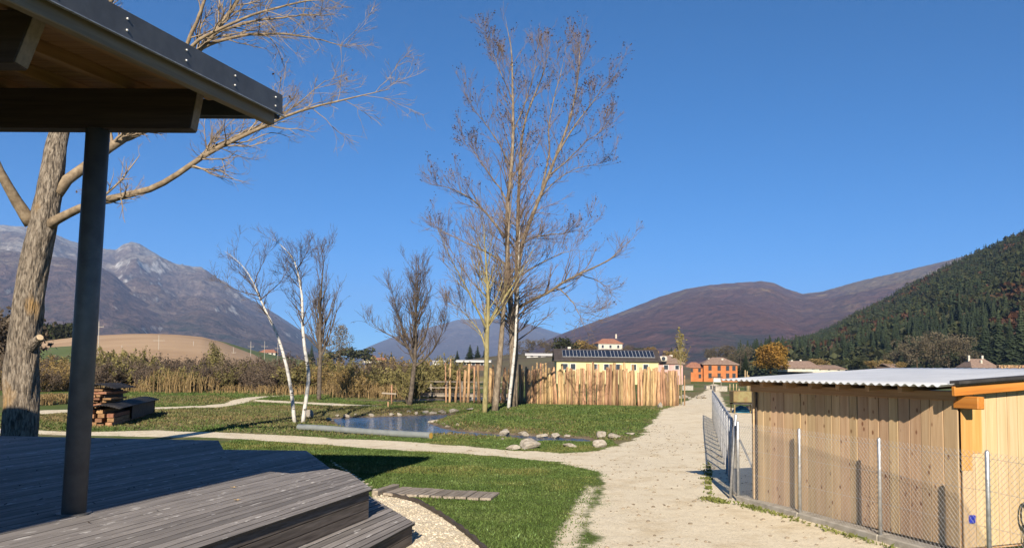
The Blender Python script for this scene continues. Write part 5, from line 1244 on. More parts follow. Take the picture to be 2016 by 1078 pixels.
# ------------------------------------------------------------------ log palisade
base_line = [(878, 793), (905, 793), (930, 793), (985, 794), (1040, 795), (1100, 797), (1180, 799), (1260, 800), (1310, 799.5), (1334, 798)]
PB = smooth_line(np.array([Gt(x, y) for x, y in base_line]), 400)
pal = thing('log_palisade', PB[200], 'curved palisade of upright peeled logs beside the gravel path', 'palisade')
g = np.random.default_rng(81); s_arc = np.cumsum(np.r_[0, np.linalg.norm(np.diff(PB, axis=0), axis=1)])
post_meshes = []
for i in range(10):                                     # ten log shapes, shared
    r = .070 + .050 * g.uniform(); nseg = 5; z = np.linspace(0, 1, nseg)
    Pp = np.stack([g.normal(0, .018, nseg), g.normal(0, .018, nseg), z * 2.55], 1); Pp[0, :2] = 0
    mb = MB(); mb.tube(Pp, r * (1.06 - .16 * z) * g.uniform(.94, 1.06, nseg), 8)
    if i in (3, 7): mb.tube(np.array([Pp[3], Pp[3] + (.10, -.06, .14)]), [.035, .02], 5)
    post_meshes.append(mb.data('log', WOOD_POST, True))
def log(p, h, i, lean=.022, sc=1.0):
    o = link(bpy.data.objects.new('log', post_meshes[i % 10])); o.parent = pal
    o.location = tuple(p + (0, 0, -.12) - ORG[pal.name]); o.scale = (sc, sc, (h + .12) / 2.55); o.rotation_euler = (g.normal(0, lean), g.normal(0, lean * 1.3), g.uniform(0, 6.28))
s = 0.0; k = 0
while s < s_arc[-1]:
    f = s / s_arc[-1]; p = np.array([np.interp(s, s_arc, PB[:, c]) for c in range(3)])
    h = 2.62 - .28 * f + g.normal(0, .19) + (.32 if .555 < f < .60 else 0)
    if f > .9: h -= .1
    log(p + (0, g.choice((-.16, .0, .0, .12, .24)) + g.normal(0, .05), 0), h, int(g.integers(0, 10)), sc=g.uniform(.75, 1.12)); k += 1
    s += g.uniform(.17, .44) if f < .17 else (g.uniform(.15, .30) if f < .3 else (g.uniform(.085, .20) if f < .72 else g.uniform(.11, .27)))
s = .4
while s < s_arc[-1] * .985:                             # rear row, seen through the gaps
    f = s / s_arc[-1]; p = np.array([np.interp(s, s_arc, PB[:, c]) for c in range(3)])
    log(p + (g.normal(0, .1), .55 + g.uniform(0, .5), 0), 2.45 - .25 * f + g.normal(0, .12), int(g.integers(0, 10)), sc=g.uniform(.7, 1.0)); s += g.uniform(.22, .5) if f > .25 else g.uniform(.6, 1.1)
pa = Gt(1320, 798)
for px in (1322, 1327):
    p = Gt(px, 797.5); log(p, 2.4, 2, .01, .9)

# ------------------------------------------------------------------ rocks
ROCKS = []
for i in range(6):
    g2 = np.random.default_rng(400 + i); V, F = IV.copy(), IF
    for lv in range(2):                                 # subdivide
        mid = {}; V = list(V); NF = []
        def mp(a, b):
            kx = (min(a, b), max(a, b))
            if kx not in mid: mid[kx] = len(V); V.append(unit((V[a] + V[b]) / 2))
            return mid[kx]
        for a, b, c in F: ab, bc, ca = mp(a, b), mp(b, c), mp(c, a); NF += [(a, ab, ca), (b, bc, ab), (c, ca, bc), (ab, bc, ca)]
        V = np.array(V); F = np.array(NF)
    pl = unit(g2.normal(0, 1, (13, 3))); dd = g2.uniform(.50, .86, 13)
    for n_, d_ in zip(pl, dd):
        over = np.maximum(V @ n_ - d_, 0); V = V - over[:, None] * n_[None]
    V = V * (1 + .10 * (fbm(V[:, 0] * 3 + 9, V[:, 1] * 3 + V[:, 2] * 2, 3, i) - .5)[:, None]); V *= np.array((1, .75, .62))
    mb = MB(); mb.add(V, F); ROCKS.append(mb.data('rock', ROCK))
def rock(px, py, wpx, hpx, label, group, i, z=None):
    p = Gt(px, py) if z is None else G(px, py, z); d = p[1]
    o = link(bpy.data.objects.new('rock', ROCKS[i % 6])); w = wpx / FPX * d / 2 * .92; h = hpx / FPX * d * .9
    o.location = (p[0], p[1] + w * .3, p[2] + h * .28); o.scale = (w, w * .95, h / .95); o.rotation_euler = (rng.uniform(-.2, .2), rng.uniform(-.2, .2), rng.uniform(0, 6.28) if wpx < 2 * hpx else rng.uniform(-.5, .5))
    tag(o, label, 'rock', group)
rock(1042, 884, 56, 26, 'large pale boulder between the crossing paths and the channel', None, 0)
rock(1010, 885, 34, 12, 'flat pale rock leaning on the large boulder by the path', None, 1)
for k, (x, y, w, h) in enumerate([(993, 855, 32, 15), (1031, 857, 26, 11), (1067, 859, 26, 8), (1093, 860, 24, 10), (1118, 860, 18, 8)]):
    rock(x, y, w, h, 'small pale rock along the channel under the grass mound', 'rocks along the channel', k, -.13)
rock(1185, 862, 30, 20, 'tall pale rock at the end of the water channel', None, 2, -.1)
rock(1180, 880, 42, 18, 'slanting pale slab at the near corner of the channel', None, 3); rock(1212, 862, 34, 12, 'low grey slab beside the tall channel rock', None, 4); rock(1240, 856, 30, 8, 'flat grey slab where the channel bank meets the path', None, 5)
rock(1122, 880, 34, 10, 'flat pale rock half buried on the near channel bank', None, 1); rock(990, 866, 12, 7, 'tiny pale rock on the near pond bank', None, 2)
rock(1299, 803, 17, 15, 'round white boulder at the foot of the palisade', None, 0)
for k, (x, y, w, h) in enumerate([(892, 812, 28, 10), (870, 813, 20, 8), (852, 815, 18, 8), (838, 814, 20, 8), (820, 816, 14, 8), (786, 818, 14, 9), (770, 818, 14, 7), (730, 819, 14, 7), (682, 821, 14, 9), (664, 820, 12, 6), (700, 818, 10, 6), (925, 806, 22, 5), (905, 808, 18, 5), (805, 812, 10, 6)]):
    rock(x, y, w, h, 'pale rock on the far bank of the pond', 'rocks on the far pond bank', k)
for k, (x, y, w, h) in enumerate([(852, 831, 24, 7), (901, 841, 14, 11), (884, 841, 18, 5), (872, 836, 12, 6)]): rock(x, y, w, h, 'small rock at the tip of the grass mound in the pond', 'rocks on the mound tip', k + 2, -.15)
rock(608, 822, 24, 20, 'jagged grey rock between the birch feet', None, 3); rock(650, 828, 22, 8, 'low brown rock at the near pond corner', None, 4)
for k, (x, y, w, h) in enumerate([(1348, 784, 20, 10), (1376, 784, 14, 9), (1386, 784, 14, 10), (1358, 785, 10, 5), (1338, 784, 14, 9)]): rock(x, y, w, h, 'pale boulder in the row beyond the palisade end', 'boulders beside the far path', k)

# ------------------------------------------------------------------ grey pipe, post signs, footbridge
pa_, pb_ = G(588, 840, .14), G(847, 857, .14)
pipe = thing('plastic_pipe', (pa_ + pb_) / 2 * (1, 1, 0), 'long grey plastic pipe lying beside the pond', 'pipe')
dv = unit(pb_ - pa_); m = MB(); m.tube(np.linspace(pa_, pb_, 8) + np.array([(0, 0, .012 * math.sin(i)) for i in range(8)]), [.115] * 8, 16, False); m.build('tube', PIPE, pipe, True)
m = MB(); m.tube(np.array([pb_ - dv * .02, pb_ + dv * .03]), [.128, .128], 16, False); m.tube(np.array([pb_ + dv * .028, pb_ + dv * .034]), [.127, .108], 16, False); m.build('collar', PIPE, pipe, True)
m = MB(); m.tube(np.array([pb_ + dv * .032, pb_ - dv * .5]), [.106, .10], 16, True); m.build('lining', PIPE_END, pipe)
for (x, y, t, lab) in ((771, 796, 757, 'thin post with a small slanted board beside the second pond'), (764, 801, 790, 'short thin stake on the bank before the second pond')):
    b = Gt(x, y); tp_ = A(x, t, b[1]); s_ = thing('post_sign' if y < 800 else 'stake', b, lab, 'sign' if y < 800 else 'stake')
    m = MB(); m.tube(np.array([b - (0, 0, .1), tp_]), [.05, .045], 8); m.build('post', WOOD_POST, s_, True)
    if y < 800:
        part_box('board', A(766, 774, b[1] - .06), (.95, .05, .10), frame((1, 0, -.06)), WOOD_GREY, s_, .01)
bL, bR = A(818, 776, 70), A(1000, 777, 71); bL[2] = bR[2] = .25
br = thing('footbridge', (bL + bR) / 2 * (1, 1, 0), 'grey timber footbridge with railings over the far pond', 'bridge')
bd_ = unit(bR - bL); bl = np.linalg.norm(bR - bL); n_ = np.array((-bd_[1], bd_[0], 0))
nb = int(bl / .22)
for k in range(nb):
    part_box('deck_plank', bL + bd_ * (k + .5) * bl / nb + n_ * .7, (1.7, .20, .05), frame(n_), WOOD_GREY, br, .004)
for s_ in (0, 1.5):
    o_ = n_ * s_
    beam('girder', bL + o_ - zup * .14, bR + o_ - zup * .14, .14, .22, WOOD_GREY, br)
    beam('handrail', bL + o_ + zup * 1.0, bR + o_ + zup * 1.0, .10, .07, WOOD_GREY, br); beam('mid_rail', bL + o_ + zup * .5, bR + o_ + zup * .5, .05, .09, WOOD_GREY, br)
    for k in range(7):
        p = bL + bd_ * (k * bl / 6) + o_; beam('railing_post', p - zup * .05, p + zup * 1.0, .09, .09, WOOD_GREY, br) if False else part_box('railing_post', p + zup * .48, (.09, .09, 1.05), np.eye(3), WOOD_GREY, br, .006)
for k in range(4):
    p = bL + bd_ * ((k + .5) * bl / 4) + n_ * .1; part_box('support', p - zup * .45, (.3, .3, .5), np.eye(3), CONCRETE, br, .02)

# ------------------------------------------------------------------ timber stacks under corrugated sheets
def corrugated(a, along, across, la, lc, amp, pitch, sag, material, name, parent, th=.006, droop=0.0):
    """sheet starting at a; ribs run along 'along', the wave goes over 'across'; arched by sag, far edge drooping"""
    nu, nv = max(6, int(lc / pitch * 6)), 8; up_ = unit(np.cross(along, across)); up_ = up_ if up_[2] > 0 else -up_
    u = np.linspace(0, lc, nu + 1); v = np.linspace(0, la, nv + 1); Uu, Vv = np.meshgrid(u, v)
    h = amp * np.sin(Uu / pitch * 2 * math.pi) + sag * np.sin(np.pi * Uu / lc) - droop * (Vv / la) ** 2
    P = a + Vv[..., None] * along + Uu[..., None] * across + h[..., None] * up_
    n = (nu + 1) * (nv + 1); ii = np.arange(n).reshape(nv + 1, nu + 1)
    Q = np.stack([ii[:-1, :-1], ii[:-1, 1:], ii[1:, 1:], ii[1:, :-1]], -1).reshape(-1, 4)
    m = MB(); V = np.vstack([P.reshape(-1, 3), P.reshape(-1, 3) - up_ * th]); F = [Q, Q[:, ::-1] + n]
    bd = np.concatenate([ii[0], ii[1:, -1], ii[-1, -2::-1], ii[-2:0:-1, 0]]); j = np.roll(bd, -1); F.append(np.stack([bd, bd + n, j + n, j], 1))
    m.add(V, F); return m.build(name, material, parent, True)
d1 = 34.0
sL = A(183, 829, d1); sL[2] = 0; sR = A(205, 834, d1); sR[2] = 0
s1_ = thing('timber_stack', (sL + sR) / 2, 'tall stack of sawn blocks under dark corrugated sheeting', 'timber stack')
ad = unit(np.array((-.08, 1.0, 0))); ac = np.array((ad[1], -ad[0], 0)); org = A(202, 834, d1) * (1, 1, 0) - ac * 1.06
g = np.random.default_rng(91)
for row in range(12):
    z = .04 + row * .117; x = g.uniform(-.12, .05)
    while x < 1.0:
        w = g.uniform(.12, .42); ln = g.uniform(1.9, 2.1); c = org + ac * (x + w / 2) + ad * (ln / 2 + g.uniform(-.22, .12)) + zup * (z + .06)
        part_box('sawn_beam', c, (ln, w - .02, .105 * g.uniform(.65, 1.0)), frame(ad + ac * g.normal(0, .03) + zup * g.normal(0, .012)), WOOD_BLOCK, s1_, .008); x += w
part_box('side_boarding', org + ac * 1.06 + ad * 1.05 + zup * .85, (1.95, .03, 1.05), frame(ad), WOOD_TAR, s1_, .005)
corrugated(org + ad * -.15 - ac * .25 + zup * 1.47, ad, ac, 2.5, 1.75, .02, .12, .16, SHEET_DARK, 'corrugated_cover', s1_)
a0, a1 = G(226, 840), G(304, 816); a0[2] = a1[2] = 0
s2_ = thing('timber_stack', (a0 + a1) / 2, 'long low timber stack with tarred side under a sagging corrugated sheet', 'timber stack')
ad = unit(a1 - a0); ac = np.array((ad[1], -ad[0], 0)); L2 = np.linalg.norm(a1 - a0); a0 = a0 - ac * .62; a1 = a1 - ac * .62
for row in range(4):
    for k in range(3):
        c = a0 + ac * (-.20 + .30 * k) + ad * (L2 * .42 + g.uniform(-.25, .15) - .0) + zup * (.10 + .165 * row); 
        if row == 3 and k == 2: continue
        part_box('sawn_beam', c, (L2 * .82, .24, .15), frame(ad + ac * g.normal(0, .01)), WOOD_BLOCK, s2_, .008)
part_box('side_boarding', a0 + ac * .60 + ad * (L2 * .68) + zup * .43, (L2 * .60, .03, .62), frame(ad), WOOD_TAR, s2_, .005)
part_box('end_boarding', a1 + ac * .15 + ad * .02 + zup * .43, (.95, .03, .62), frame(ac), WOOD_TAR, s2_, .005)
corrugated(a0 - ad * .25 - ac * .48 + zup * .72, unit(ad * 1.0 + zup * .004), ac, L2 * 1.05, 1.26, .016, .10, .13, SHEET_DARK, 'corrugated_cover', s2_)
# ------------------------------------------------------------------ shed
wl_, wr_ = G(1492, 993), G(1893, 1090)
wd_ = unit(wr_ - wl_); wn_ = np.array((wd_[1], -wd_[0], 0)); wn_ = wn_ if wn_[0] < 0 else -wn_      # outward normal of the lit side wall
rd_ = -wn_                                                                                     # the end wall runs this way
WH = 2.17; SL = np.linalg.norm(wr_ - wl_); SW = 3.6
shed = thing('board_shed', wl_ + rd_ * 1.5, 'new board shed with white corrugated roof behind chain link fence', 'shed')
nbd = 22; ws = rng.uniform(.8, 1.25, nbd); ws = ws / ws.sum() * SL; s = 0
for k in range(nbd):
    c = wl_ + wd_ * (s + ws[k] / 2) + zup * (WH / 2 + .04) + wn_ * rng.uniform(0, .012)
    f = frame(zup, wn_); part_box('wall_board', c, (WH - .08, ws[k] - .010, .024), f, WOOD_SHED, shed, .003); s += ws[k]
RK = .06                                                                                       # the roof rises towards the path-far side
s = 0.03; k = 0
while s < SW:
    w = rng.uniform(.19, .25); h = WH + RK * (s + w / 2) + .05
    part_box('end_board', wr_ + rd_ * (s + w / 2) + wd_ * (.012 + rng.uniform(0, .003)) + zup * (h / 2 + .04), (h - .08, w - .010, .024), frame(zup, wd_), WOOD_PALE, shed, .003); s += w; k += 1
for s in (.105, .30):                                                                          # oiled patch boards high on the corner
    part_box('oiled_board', wr_ + rd_ * s + wd_ * .0285 + zup * (WH - .62), (.85 if s < .2 else .62, .20, .004), frame(zup, wd_), WOOD_STAINED, shed, .002).location.z += (0 if s < .2 else .11)
m = MB(); V = np.array([wl_ + rd_ * .05, wr_ + rd_ * .05, wr_ + rd_ * SW, wl_ + rd_ * SW]); m.prism([v[:2] for v in (wl_ + rd_ * .04 + wd_ * .02, wr_ + rd_ * .04 - wd_ * .03, wr_ + rd_ * SW - wd_ * .03, wl_ + rd_ * SW + wd_ * .02)], .03, WH - .05); m.build('inner_wall', WOOD_RAFTER, shed)
def rz_(s): return WH + .02 + RK * s
beam('wall_plate', wl_ - wd_ * .10 + wn_ * .045 + zup * (WH - .035), wr_ + wd_ * .02 + wn_ * .045 + zup * (WH - .035), .07, .13, WOOD_RAFTER, shed)
part_box('corner_post', wl_ - wd_ * .07 + zup * (WH / 2), (.09, .09, WH - .02), np.eye(3), WOOD_SHED, shed, .006)
for k in range(8):
    o_ = wl_ + wd_ * (-.12 + k * (SL + .02) / 7)
    p, q = o_ + wn_ * .30, o_ + rd_ * SW; p = p + zup * (rz_(-.30) + .05); q = q + zup * (rz_(SW) + .05)
    if k == 7: continue
    beam('rafter', p, q, .085, .12, WOOD_RAFTER, shed)
o_ = wr_ + wd_ * .16
p, q = o_ + wn_ * .28 + zup * (rz_(-.28) + .03), o_ + rd_ * SW + zup * (rz_(SW) + .03); beam('barge_board', p, q, .05, .13, WOOD_ORANGE, shed)
pc = wr_ + rd_ * .02 + zup * (WH - .12); beam('purlin_end', pc - wd_ * .05, pc + wd_ * .34, .13, .17, WOOD_ORANGE, shed, .012)
ea = wl_ - wd_ * .42 + wn_ * .52; ea[2] = rz_(-.52) + .118
corrugated(ea, unit(rd_ + zup * RK), wd_, SW + .62, SL + .62, .018, .152, 0, ROOF_WHITE, 'corrugated_roof', shed, .004)
vt = wr_ + wd_ * .20; p, q = vt + wn_ * .30 + zup * (rz_(-.30) + .150), vt + rd_ * SW + zup * (rz_(SW) + .150); beam('verge_trim', p, q, .16, .045, SHEET_DARK, shed)
part_box('base_gap_shade', (wl_ + wr_) / 2 + wn_ * .02 + zup * .03, (SL, .04, .05), frame(wd_), WOOD_TAR, shed, .003)  # solid dark strip painted in for the shade under the wall boards
part_box('downpipe', wl_ + wd_ * .045 + wn_ * .05 + zup * (WH / 2 - .05), (WH - .12, .035, .035), frame(zup, wn_), WOOD_TAR, shed, .008)
bt_ = A(1913, 1021, 11.50)
so = thing('blue_socket', bt_, 'small blue socket box on the pale end wall', 'socket'); part_box('housing', bt_, (.10, .05, .11), frame(rd_), PVC_BLUE, so, .01); part_box('flap', bt_ + wd_ * .03 + zup * .03, (.07, .02, .05), frame(rd_), PVC_BLUE, so, .006)
cc = A(2010, 1012, 11.85) + wd_ * .05; m = MB()
for k in range(3):
    t = np.linspace(0, 2 * math.pi, 22); m.tube(np.array([cc + rd_ * math.cos(a) * (.07 + .012 * k) + zup * math.sin(a) * (.15 + .02 * k) + wd_ * .012 * k for a in t]), [.009] * 22, 6, False)
t = np.linspace(0, 1, 12); m.tube(np.array([cc - zup * (.14 + .62 * a) - rd_ * (.20 * a * a) for a in t]), [.009] * 12, 6); m.tube(np.array([cc - zup * (.13 + .60 * a) + rd_ * (.05 * math.sin(3 * a)) for a in t]), [.009] * 12, 6)
tag(m.build('coiled_cable', RUBBER_AND_SHADE, None, True, org=cc), 'black cable coiled and hung on the shed end wall', 'cable')

# ------------------------------------------------------------------ chain link fence
FP = [np.array((4.31 + .535 * k, 15.91 - 1.83 * k, 0.0)) for k in range(5)]
f_far = np.array((9.87, 41.0, 0)); f0 = np.array((4.43, 16.75, 0)); 
NB = 15; BP = [f0 + (f_far - f0) * (k / (NB - 1)) for k in range(NB)]
fence = thing('chain_link_fence', FP[0], 'galvanised chain link fence along the gravel path and shed', 'fence')
FH = 1.5
def fpost(p, h=FH, r=.027, lean=(0, 0)):
    m = MB(); t = p + np.array((lean[0], lean[1], h)); m.tube(np.array([p - (0, 0, .1), t - (0, 0, .02), t]), [r, r, r * .5], 12); m.build('fence_post', GALV, fence, True)
def panel(a, b, hw=FH - .06, pitch=.075, r=.0021):
    L = np.linalg.norm(b - a); u = unit(b - a); m = MB(); Ps = []
    n = int((L + hw) / pitch)
    for sgn in (1, -1):
        for k in range(n):
            s0 = -hw + k * pitch * 1.0; x0, z0, x1, z1 = s0, 0.0, s0 + hw, hw
            if x0 < 0: z0 = -x0; x0 = 0
            if x1 > L: z1 = hw - (x1 - L); x1 = L
            if x1 - x0 < .03: continue
            if sgn < 0: x0, x1 = L - x0, L - x1
            nrm = np.array((-u[1], u[0], 0)) * .002 * sgn
            Ps.append([a + u * x0 + zup * (z0 + .03) + nrm, a + u * x1 + zup * (z1 + .03) + nrm])
    m.tubes(np.array(Ps), np.full((len(Ps), 2), r), 3); m.build('mesh_panel', WIRE, fence)
def strands(a, b, zs=(.06, .55, 1.0, 1.40), r=.0022, sag=.02):
    t = np.linspace(0, 1, 7)
    P = np.array([[a * (1 - x) + b * x + zup * (z - sag * 4 * x * (1 - x) * (z > .9)) for x in t] for z in zs]); m = MB(); m.tubes(P, np.full((len(zs), 7), r), 4); m.build('tension_wires', WIRE, fence)
for k, p in enumerate(FP): fpost(p)
for k in range(4): panel(FP[k], FP[k + 1]); strands(FP[k], FP[k + 1])
fpost(BP[0], 1.52, .03, (-.02, 0)); fpost(FP[0] + (-.09, .25, 0), 1.62, .028, (.12, .0))
m = MB(); m.tube(np.array([FP[0] + (.02, -.05, 1.15), FP[0] + (.42, -.62, 0)]), [.018, .018], 8); m.build('brace', GALV, fence, True)
panel(FP[0], BP[0]); strands(FP[0], BP[0])
for k in range(1, NB): fpost(BP[k])
for k in range(NB - 1): panel(BP[k], BP[k + 1], pitch=.10, r=.0019); strands(BP[k], BP[k + 1], r=.003)
beam('top_rail', BP[0] + zup * 1.47, BP[-1] + zup * 1.47, .03, .03, GALV, fence)
kb = thing('concrete_kerb', FP[2] * (1, 1, 0), 'low rough concrete kerb under the fence by the shed', 'kerb')
for k in range(4):
    a, b = FP[k] + wn_ * -.06, FP[k + 1] + wn_ * -.06
    part_box('kerb_block', (a + b) / 2 + zup * .035 + rd_ * .02, (np.linalg.norm(b - a) - .01, .26, .13), frame(b - a), CONCRETE, kb, .015)

g = np.random.default_rng(23); m = MB()
for a, b, n in ((FP[0] + (-.35, .2, 0), FP[0] + (-.1, -.3, 0), 220), (FP[0] + (.1, -.4, 0), FP[1], 160), (FP[1], FP[2], 110), (FP[2], FP[3], 60), (BP[0] + (-.25, 0, 0), BP[3] + (-.2, 0, 0), 260)):
    t = g.uniform(0, 1, n) ** 1.0; cl = np.round(t * 7) / 7 * .8 + t * .2
    c = a[None] * (1 - cl)[:, None] + b[None] * cl[:, None] - np.stack([.16 + np.abs(g.normal(0, .10, n)), g.normal(0, .06, n), np.zeros(n)], 1)
    h = g.uniform(.02, .08, n); an = g.uniform(0, 6.28, n); u = np.stack([np.cos(an), np.sin(an), 0 * an], 1)
    V = np.stack([c - u * .012, c + u * .012, c + u * .02 + np.stack([np.sin(an) * .02, np.cos(an) * .02, h * .7], 1), c + np.stack([np.sin(an * 3) * .04, np.cos(an * 3) * .04, h], 1)], 1)
    tt = g.uniform(.7, 1.3, n); m.quads(V, np.stack([tt * 1.5, tt * 1.1, tt * 1.2], 1))
tag(m.build('weeds', GRASS_B), 'thin dry weeds growing along the foot of the fence', 'weeds', kind='stuff')

# ------------------------------------------------------------------ things in the field beyond the fence
cb = A(1462, 805, 47); cb[2] = -.25
cart = thing('tool_cart', cb, 'rusty green box cart standing beyond the fence', 'cart')
part_box('box', cb + (0, 0, 1.25), (1.25, .9, .62), np.eye(3), RUST, cart, .03); part_box('frame_rail', cb + (0, -.4, .86), (1.3, .06, .08), np.eye(3), WOOD_TAR, cart, .01); part_box('frame_rail', cb + (0, .4, .86), (1.3, .06, .08), np.eye(3), WOOD_TAR, cart, .01)
for x in (-.55, .55):
    for y in (-.38, .38): part_box('leg', cb + (x, y, .42), (.07, .07, .82), np.eye(3), RUST, cart, .008)
m = MB(); g = np.random.default_rng(12)
tp0 = A(1460, 809, 48); tp0[2] = 0
n = 18; xx, yy_ = np.meshgrid(np.linspace(-.75, .75, n), np.linspace(-.6, .6, n)); zz_ = .45 * np.exp(-(xx ** 2 * 4 + yy_ ** 2 * 5)) * (.6 + .9 * fbm(xx * 4 + 5, yy_ * 4 + 5, 3, 2)) + .02
ii = np.arange(n * n).reshape(n, n); m.add(np.stack([xx, yy_, zz_], -1).reshape(-1, 3) + tp0, np.stack([ii[:-1, :-1], ii[:-1, 1:], ii[1:, 1:], ii[1:, :-1]], -1).reshape(-1, 4)); tag(m.build('tarpaulin', TARP, None, org=tp0), 'crumpled cyan tarpaulin heaped beside the rusty cart', 'tarpaulin')
mk = thing('scrap_crate', A(1484, 806, 50) * (1, 1, 0), 'dark crate of scrap beside the rusty cart and tarpaulin', 'crate'); part_box('tray', ORG[mk.name] + zup * .2, (.8, .6, .32), np.eye(3), WOOD_TAR, mk, .02); part_box('lid', ORG[mk.name] + (0.1, 0, .42), (.5, .5, .08), rotz(.3), TRIM_W, mk, .02)
def block(px, py, w, h, lab, legs=False, d=None):
    p = Gt(px, py); t = thing('concrete_block', p, lab, 'block'); dpt = p[1]
    part_box('block', p + zup * (h / FPX * dpt / 2), (w / FPX * dpt, .9, h / FPX * dpt), rotz(.1), CONCRETE, t, .04); part_box('cap', p + zup * (h / FPX * dpt + .02), (w / FPX * dpt * 1.05, .95, .05), rotz(.1), CONCRETE, t, .02)
block(1352, 768, 22, 9, 'pale concrete trough standing in the grass past the boulders'); block(1418, 770, 24, 10, 'pale concrete trough on the grass right of the far path'); block(1394, 765, 11, 6, 'small concrete block at the end of the far path')
p = Gt(1412, 766); nb_ = thing('notice_board', p, 'small two legged notice board at the far path end', 'notice board'); dd_ = p[1]
for x in (-.5, .5): part_box('leg', p + (x, 0, .75), (.1, .1, 1.6), np.eye(3), WOOD_GREY, nb_, .01)
part_box('panel', p + (0, 0, 1.2), (1.1, .06, .5), np.eye(3), TRIM_W, nb_, .01); part_box('roof_board', p + (0, 0, 1.6), (1.4, .4, .08), np.eye(3), WOOD_TAR, nb_, .01)
for k, (x, y, t) in enumerate([(1437, 770, 755), (1444, 770, 755), (1450, 770, 755), (1467, 775, 728), (1471, 776, 730), (1474, 776, 738), (1477, 777, 742), (1488, 785, 757), (1455, 778, 764)]):
    p = Gt(x, y); q = A(x, t, p[1]); s_ = thing('field_stake', p, 'thin pale stake standing in the green field', 'stake', 'stakes in the green field'); m = MB(); m.tube(np.array([p, q]), [.05, .04], 6); m.build('pole', WOOD_PALE, s_, True)

# ------------------------------------------------------------------ houses
def house(name, c, size, ang, wallm, roofm, label, eave, ridge, hip=.0, windows=(), chim=(), over=.35, along=True, wz=1.0):
    """c ground centre, size (length, width), ridge along the length; windows: (face, u, z, w, h)"""
    r = thing(name, c, label, 'house'); Rz = rotz(ang); L, W = size
    w = MB(); V = []
    P4 = [(-L / 2, -W / 2), (L / 2, -W / 2), (L / 2, W / 2), (-L / 2, W / 2)]
    V = [np.array((x, y, z)) for z in (-.5, eave) for x, y in P4]; F = [np.array([[0, 1, 5, 4], [1, 2, 6, 5], [2, 3, 7, 6], [3, 0, 4, 7], [4, 5, 6, 7]])]
    if hip == 0:
        V += [np.array((-L / 2, 0, ridge - .12)), np.array((L / 2, 0, ridge - .12))]; F.append(np.array([[4, 8, 7], [5, 6, 9]]))
    w.add(np.array(V) @ Rz.T + c, F); wall = w.build('wall', wallm, r)
    o = over; k = (ridge - eave) / (W / 2); ez = eave - k * o
    rp = [(-L / 2 - o, -W / 2 - o, ez), (L / 2 + o, -W / 2 - o, ez), (L / 2 + o, W / 2 + o, ez), (-L / 2 - o, W / 2 + o, ez), (-L / 2 - (o if hip == 0 else -hip), 0, ridge), (L / 2 + (o if hip == 0 else -hip), 0, ridge)]
    V = np.array([np.array(p) + (0, 0, s) for s in (0, .16) for p in rp]); q = [[0, 1, 5, 4], [2, 3, 4, 5]]; tt = [[1, 2, 5], [3, 0, 4]]
    F = [np.array([[a + 6 for a in f] for f in q] + [f[::-1] for f in q] + [[0, 6, 7, 1], [1, 7, 8, 2], [2, 8, 9, 3], [3, 9, 6, 0]])]
    if hip: F.append(np.array([[a + 6 for a in f] for f in tt] + [f[::-1] for f in tt]))
    else: F[0] = np.vstack([F[0], [[1, 5, 11, 7], [5, 2, 8, 11], [3, 4, 10, 9], [4, 0, 6, 10]]])
    m = MB(); m.add(V @ Rz.T + c, F); roof = m.build('roof', roofm, r); ORG[roof.name] = np.array(c, float)
    fr = {'front': (np.array((0, -W / 2, 0)), np.array((1, 0, 0.)), np.array((0, -1., 0))), 'left': (np.array((-L / 2, 0, 0)), np.array((0, 1., 0)), np.array((-1., 0, 0))), 'right': (np.array((L / 2, 0, 0)), np.array((0, 1., 0)), np.array((1., 0, 0)))}
    for f, u, z, ww, hh_ in windows:
        o_, uu, nn = fr[f]; p = c + Rz @ (o_ + uu * u + nn * .0) + zup * z; rot = frame(Rz @ uu)
        wi = part_box('window', p + Rz @ nn * .02, (ww, .10, hh_), rot, TRIM_W if wallm is not PLASTER_O else SHUTTER, r, .02)
        pane = part_box('pane', p + Rz @ nn * .06, (ww * .78, .05, hh_ * .84), rot, WIN, r, .01)
        pane.parent = wi; pane.matrix_local = Matrix.Translation((0, -.05 if True else 0, 0)); 
    for x, y, z, h in chim:
        ch = part_box('chimney', c + Rz @ np.array((x, y, z + h / 2)), (.55, .55, h), Rz, PLASTER_W, r, .03); ch.parent = roof
        ch.matrix_local = Matrix.Translation(tuple(Rz @ np.array((x, y, z + h / 2)))) @ Matrix(np.vstack([np.c_[Rz, np.zeros(3)], [0, 0, 0, 1]]).tolist())
    return r
# long building with solar panels
D_ = 140.0
ea_l, ea_r = A(1093, 709, D_), A(1299, 714, D_); L_ = np.linalg.norm((ea_r - ea_l)[:2]); c_ = (ea_l + ea_r) / 2; c_[2] = -.2; Wd = 7.0
angs = math.atan2((ea_r - ea_l)[1], (ea_r - ea_l)[0]); c_ = c_ + np.array((0, Wd / 2, 0))
ev, rg = ea_l[2] + .35, A(1190, 688.5, D_ + 3)[2] + .2
ss = house('solar_building', c_, (L_ - .5, Wd), angs, PLASTER_Y, TILE_DARK, 'long cream building with rows of solar panels on its dark roof', ev, rg, 0,
           [('front', -L_ / 2 + x, ev - 1.15, 1.0, 1.1) for x in (1.7, 3.0, 6.6, 8.6, 10.6, 13.2, 15.2)], [(-L_ / 2 + 2.6, .3, rg - .4, .9), (-1, .2, rg - .3, .5)], .45)
nrm_s = unit(np.array((0, -(rg - ev), Wd / 2))); sld = unit(np.array((0, Wd / 2, rg - ev))); slen = math.hypot(Wd / 2, rg - ev)
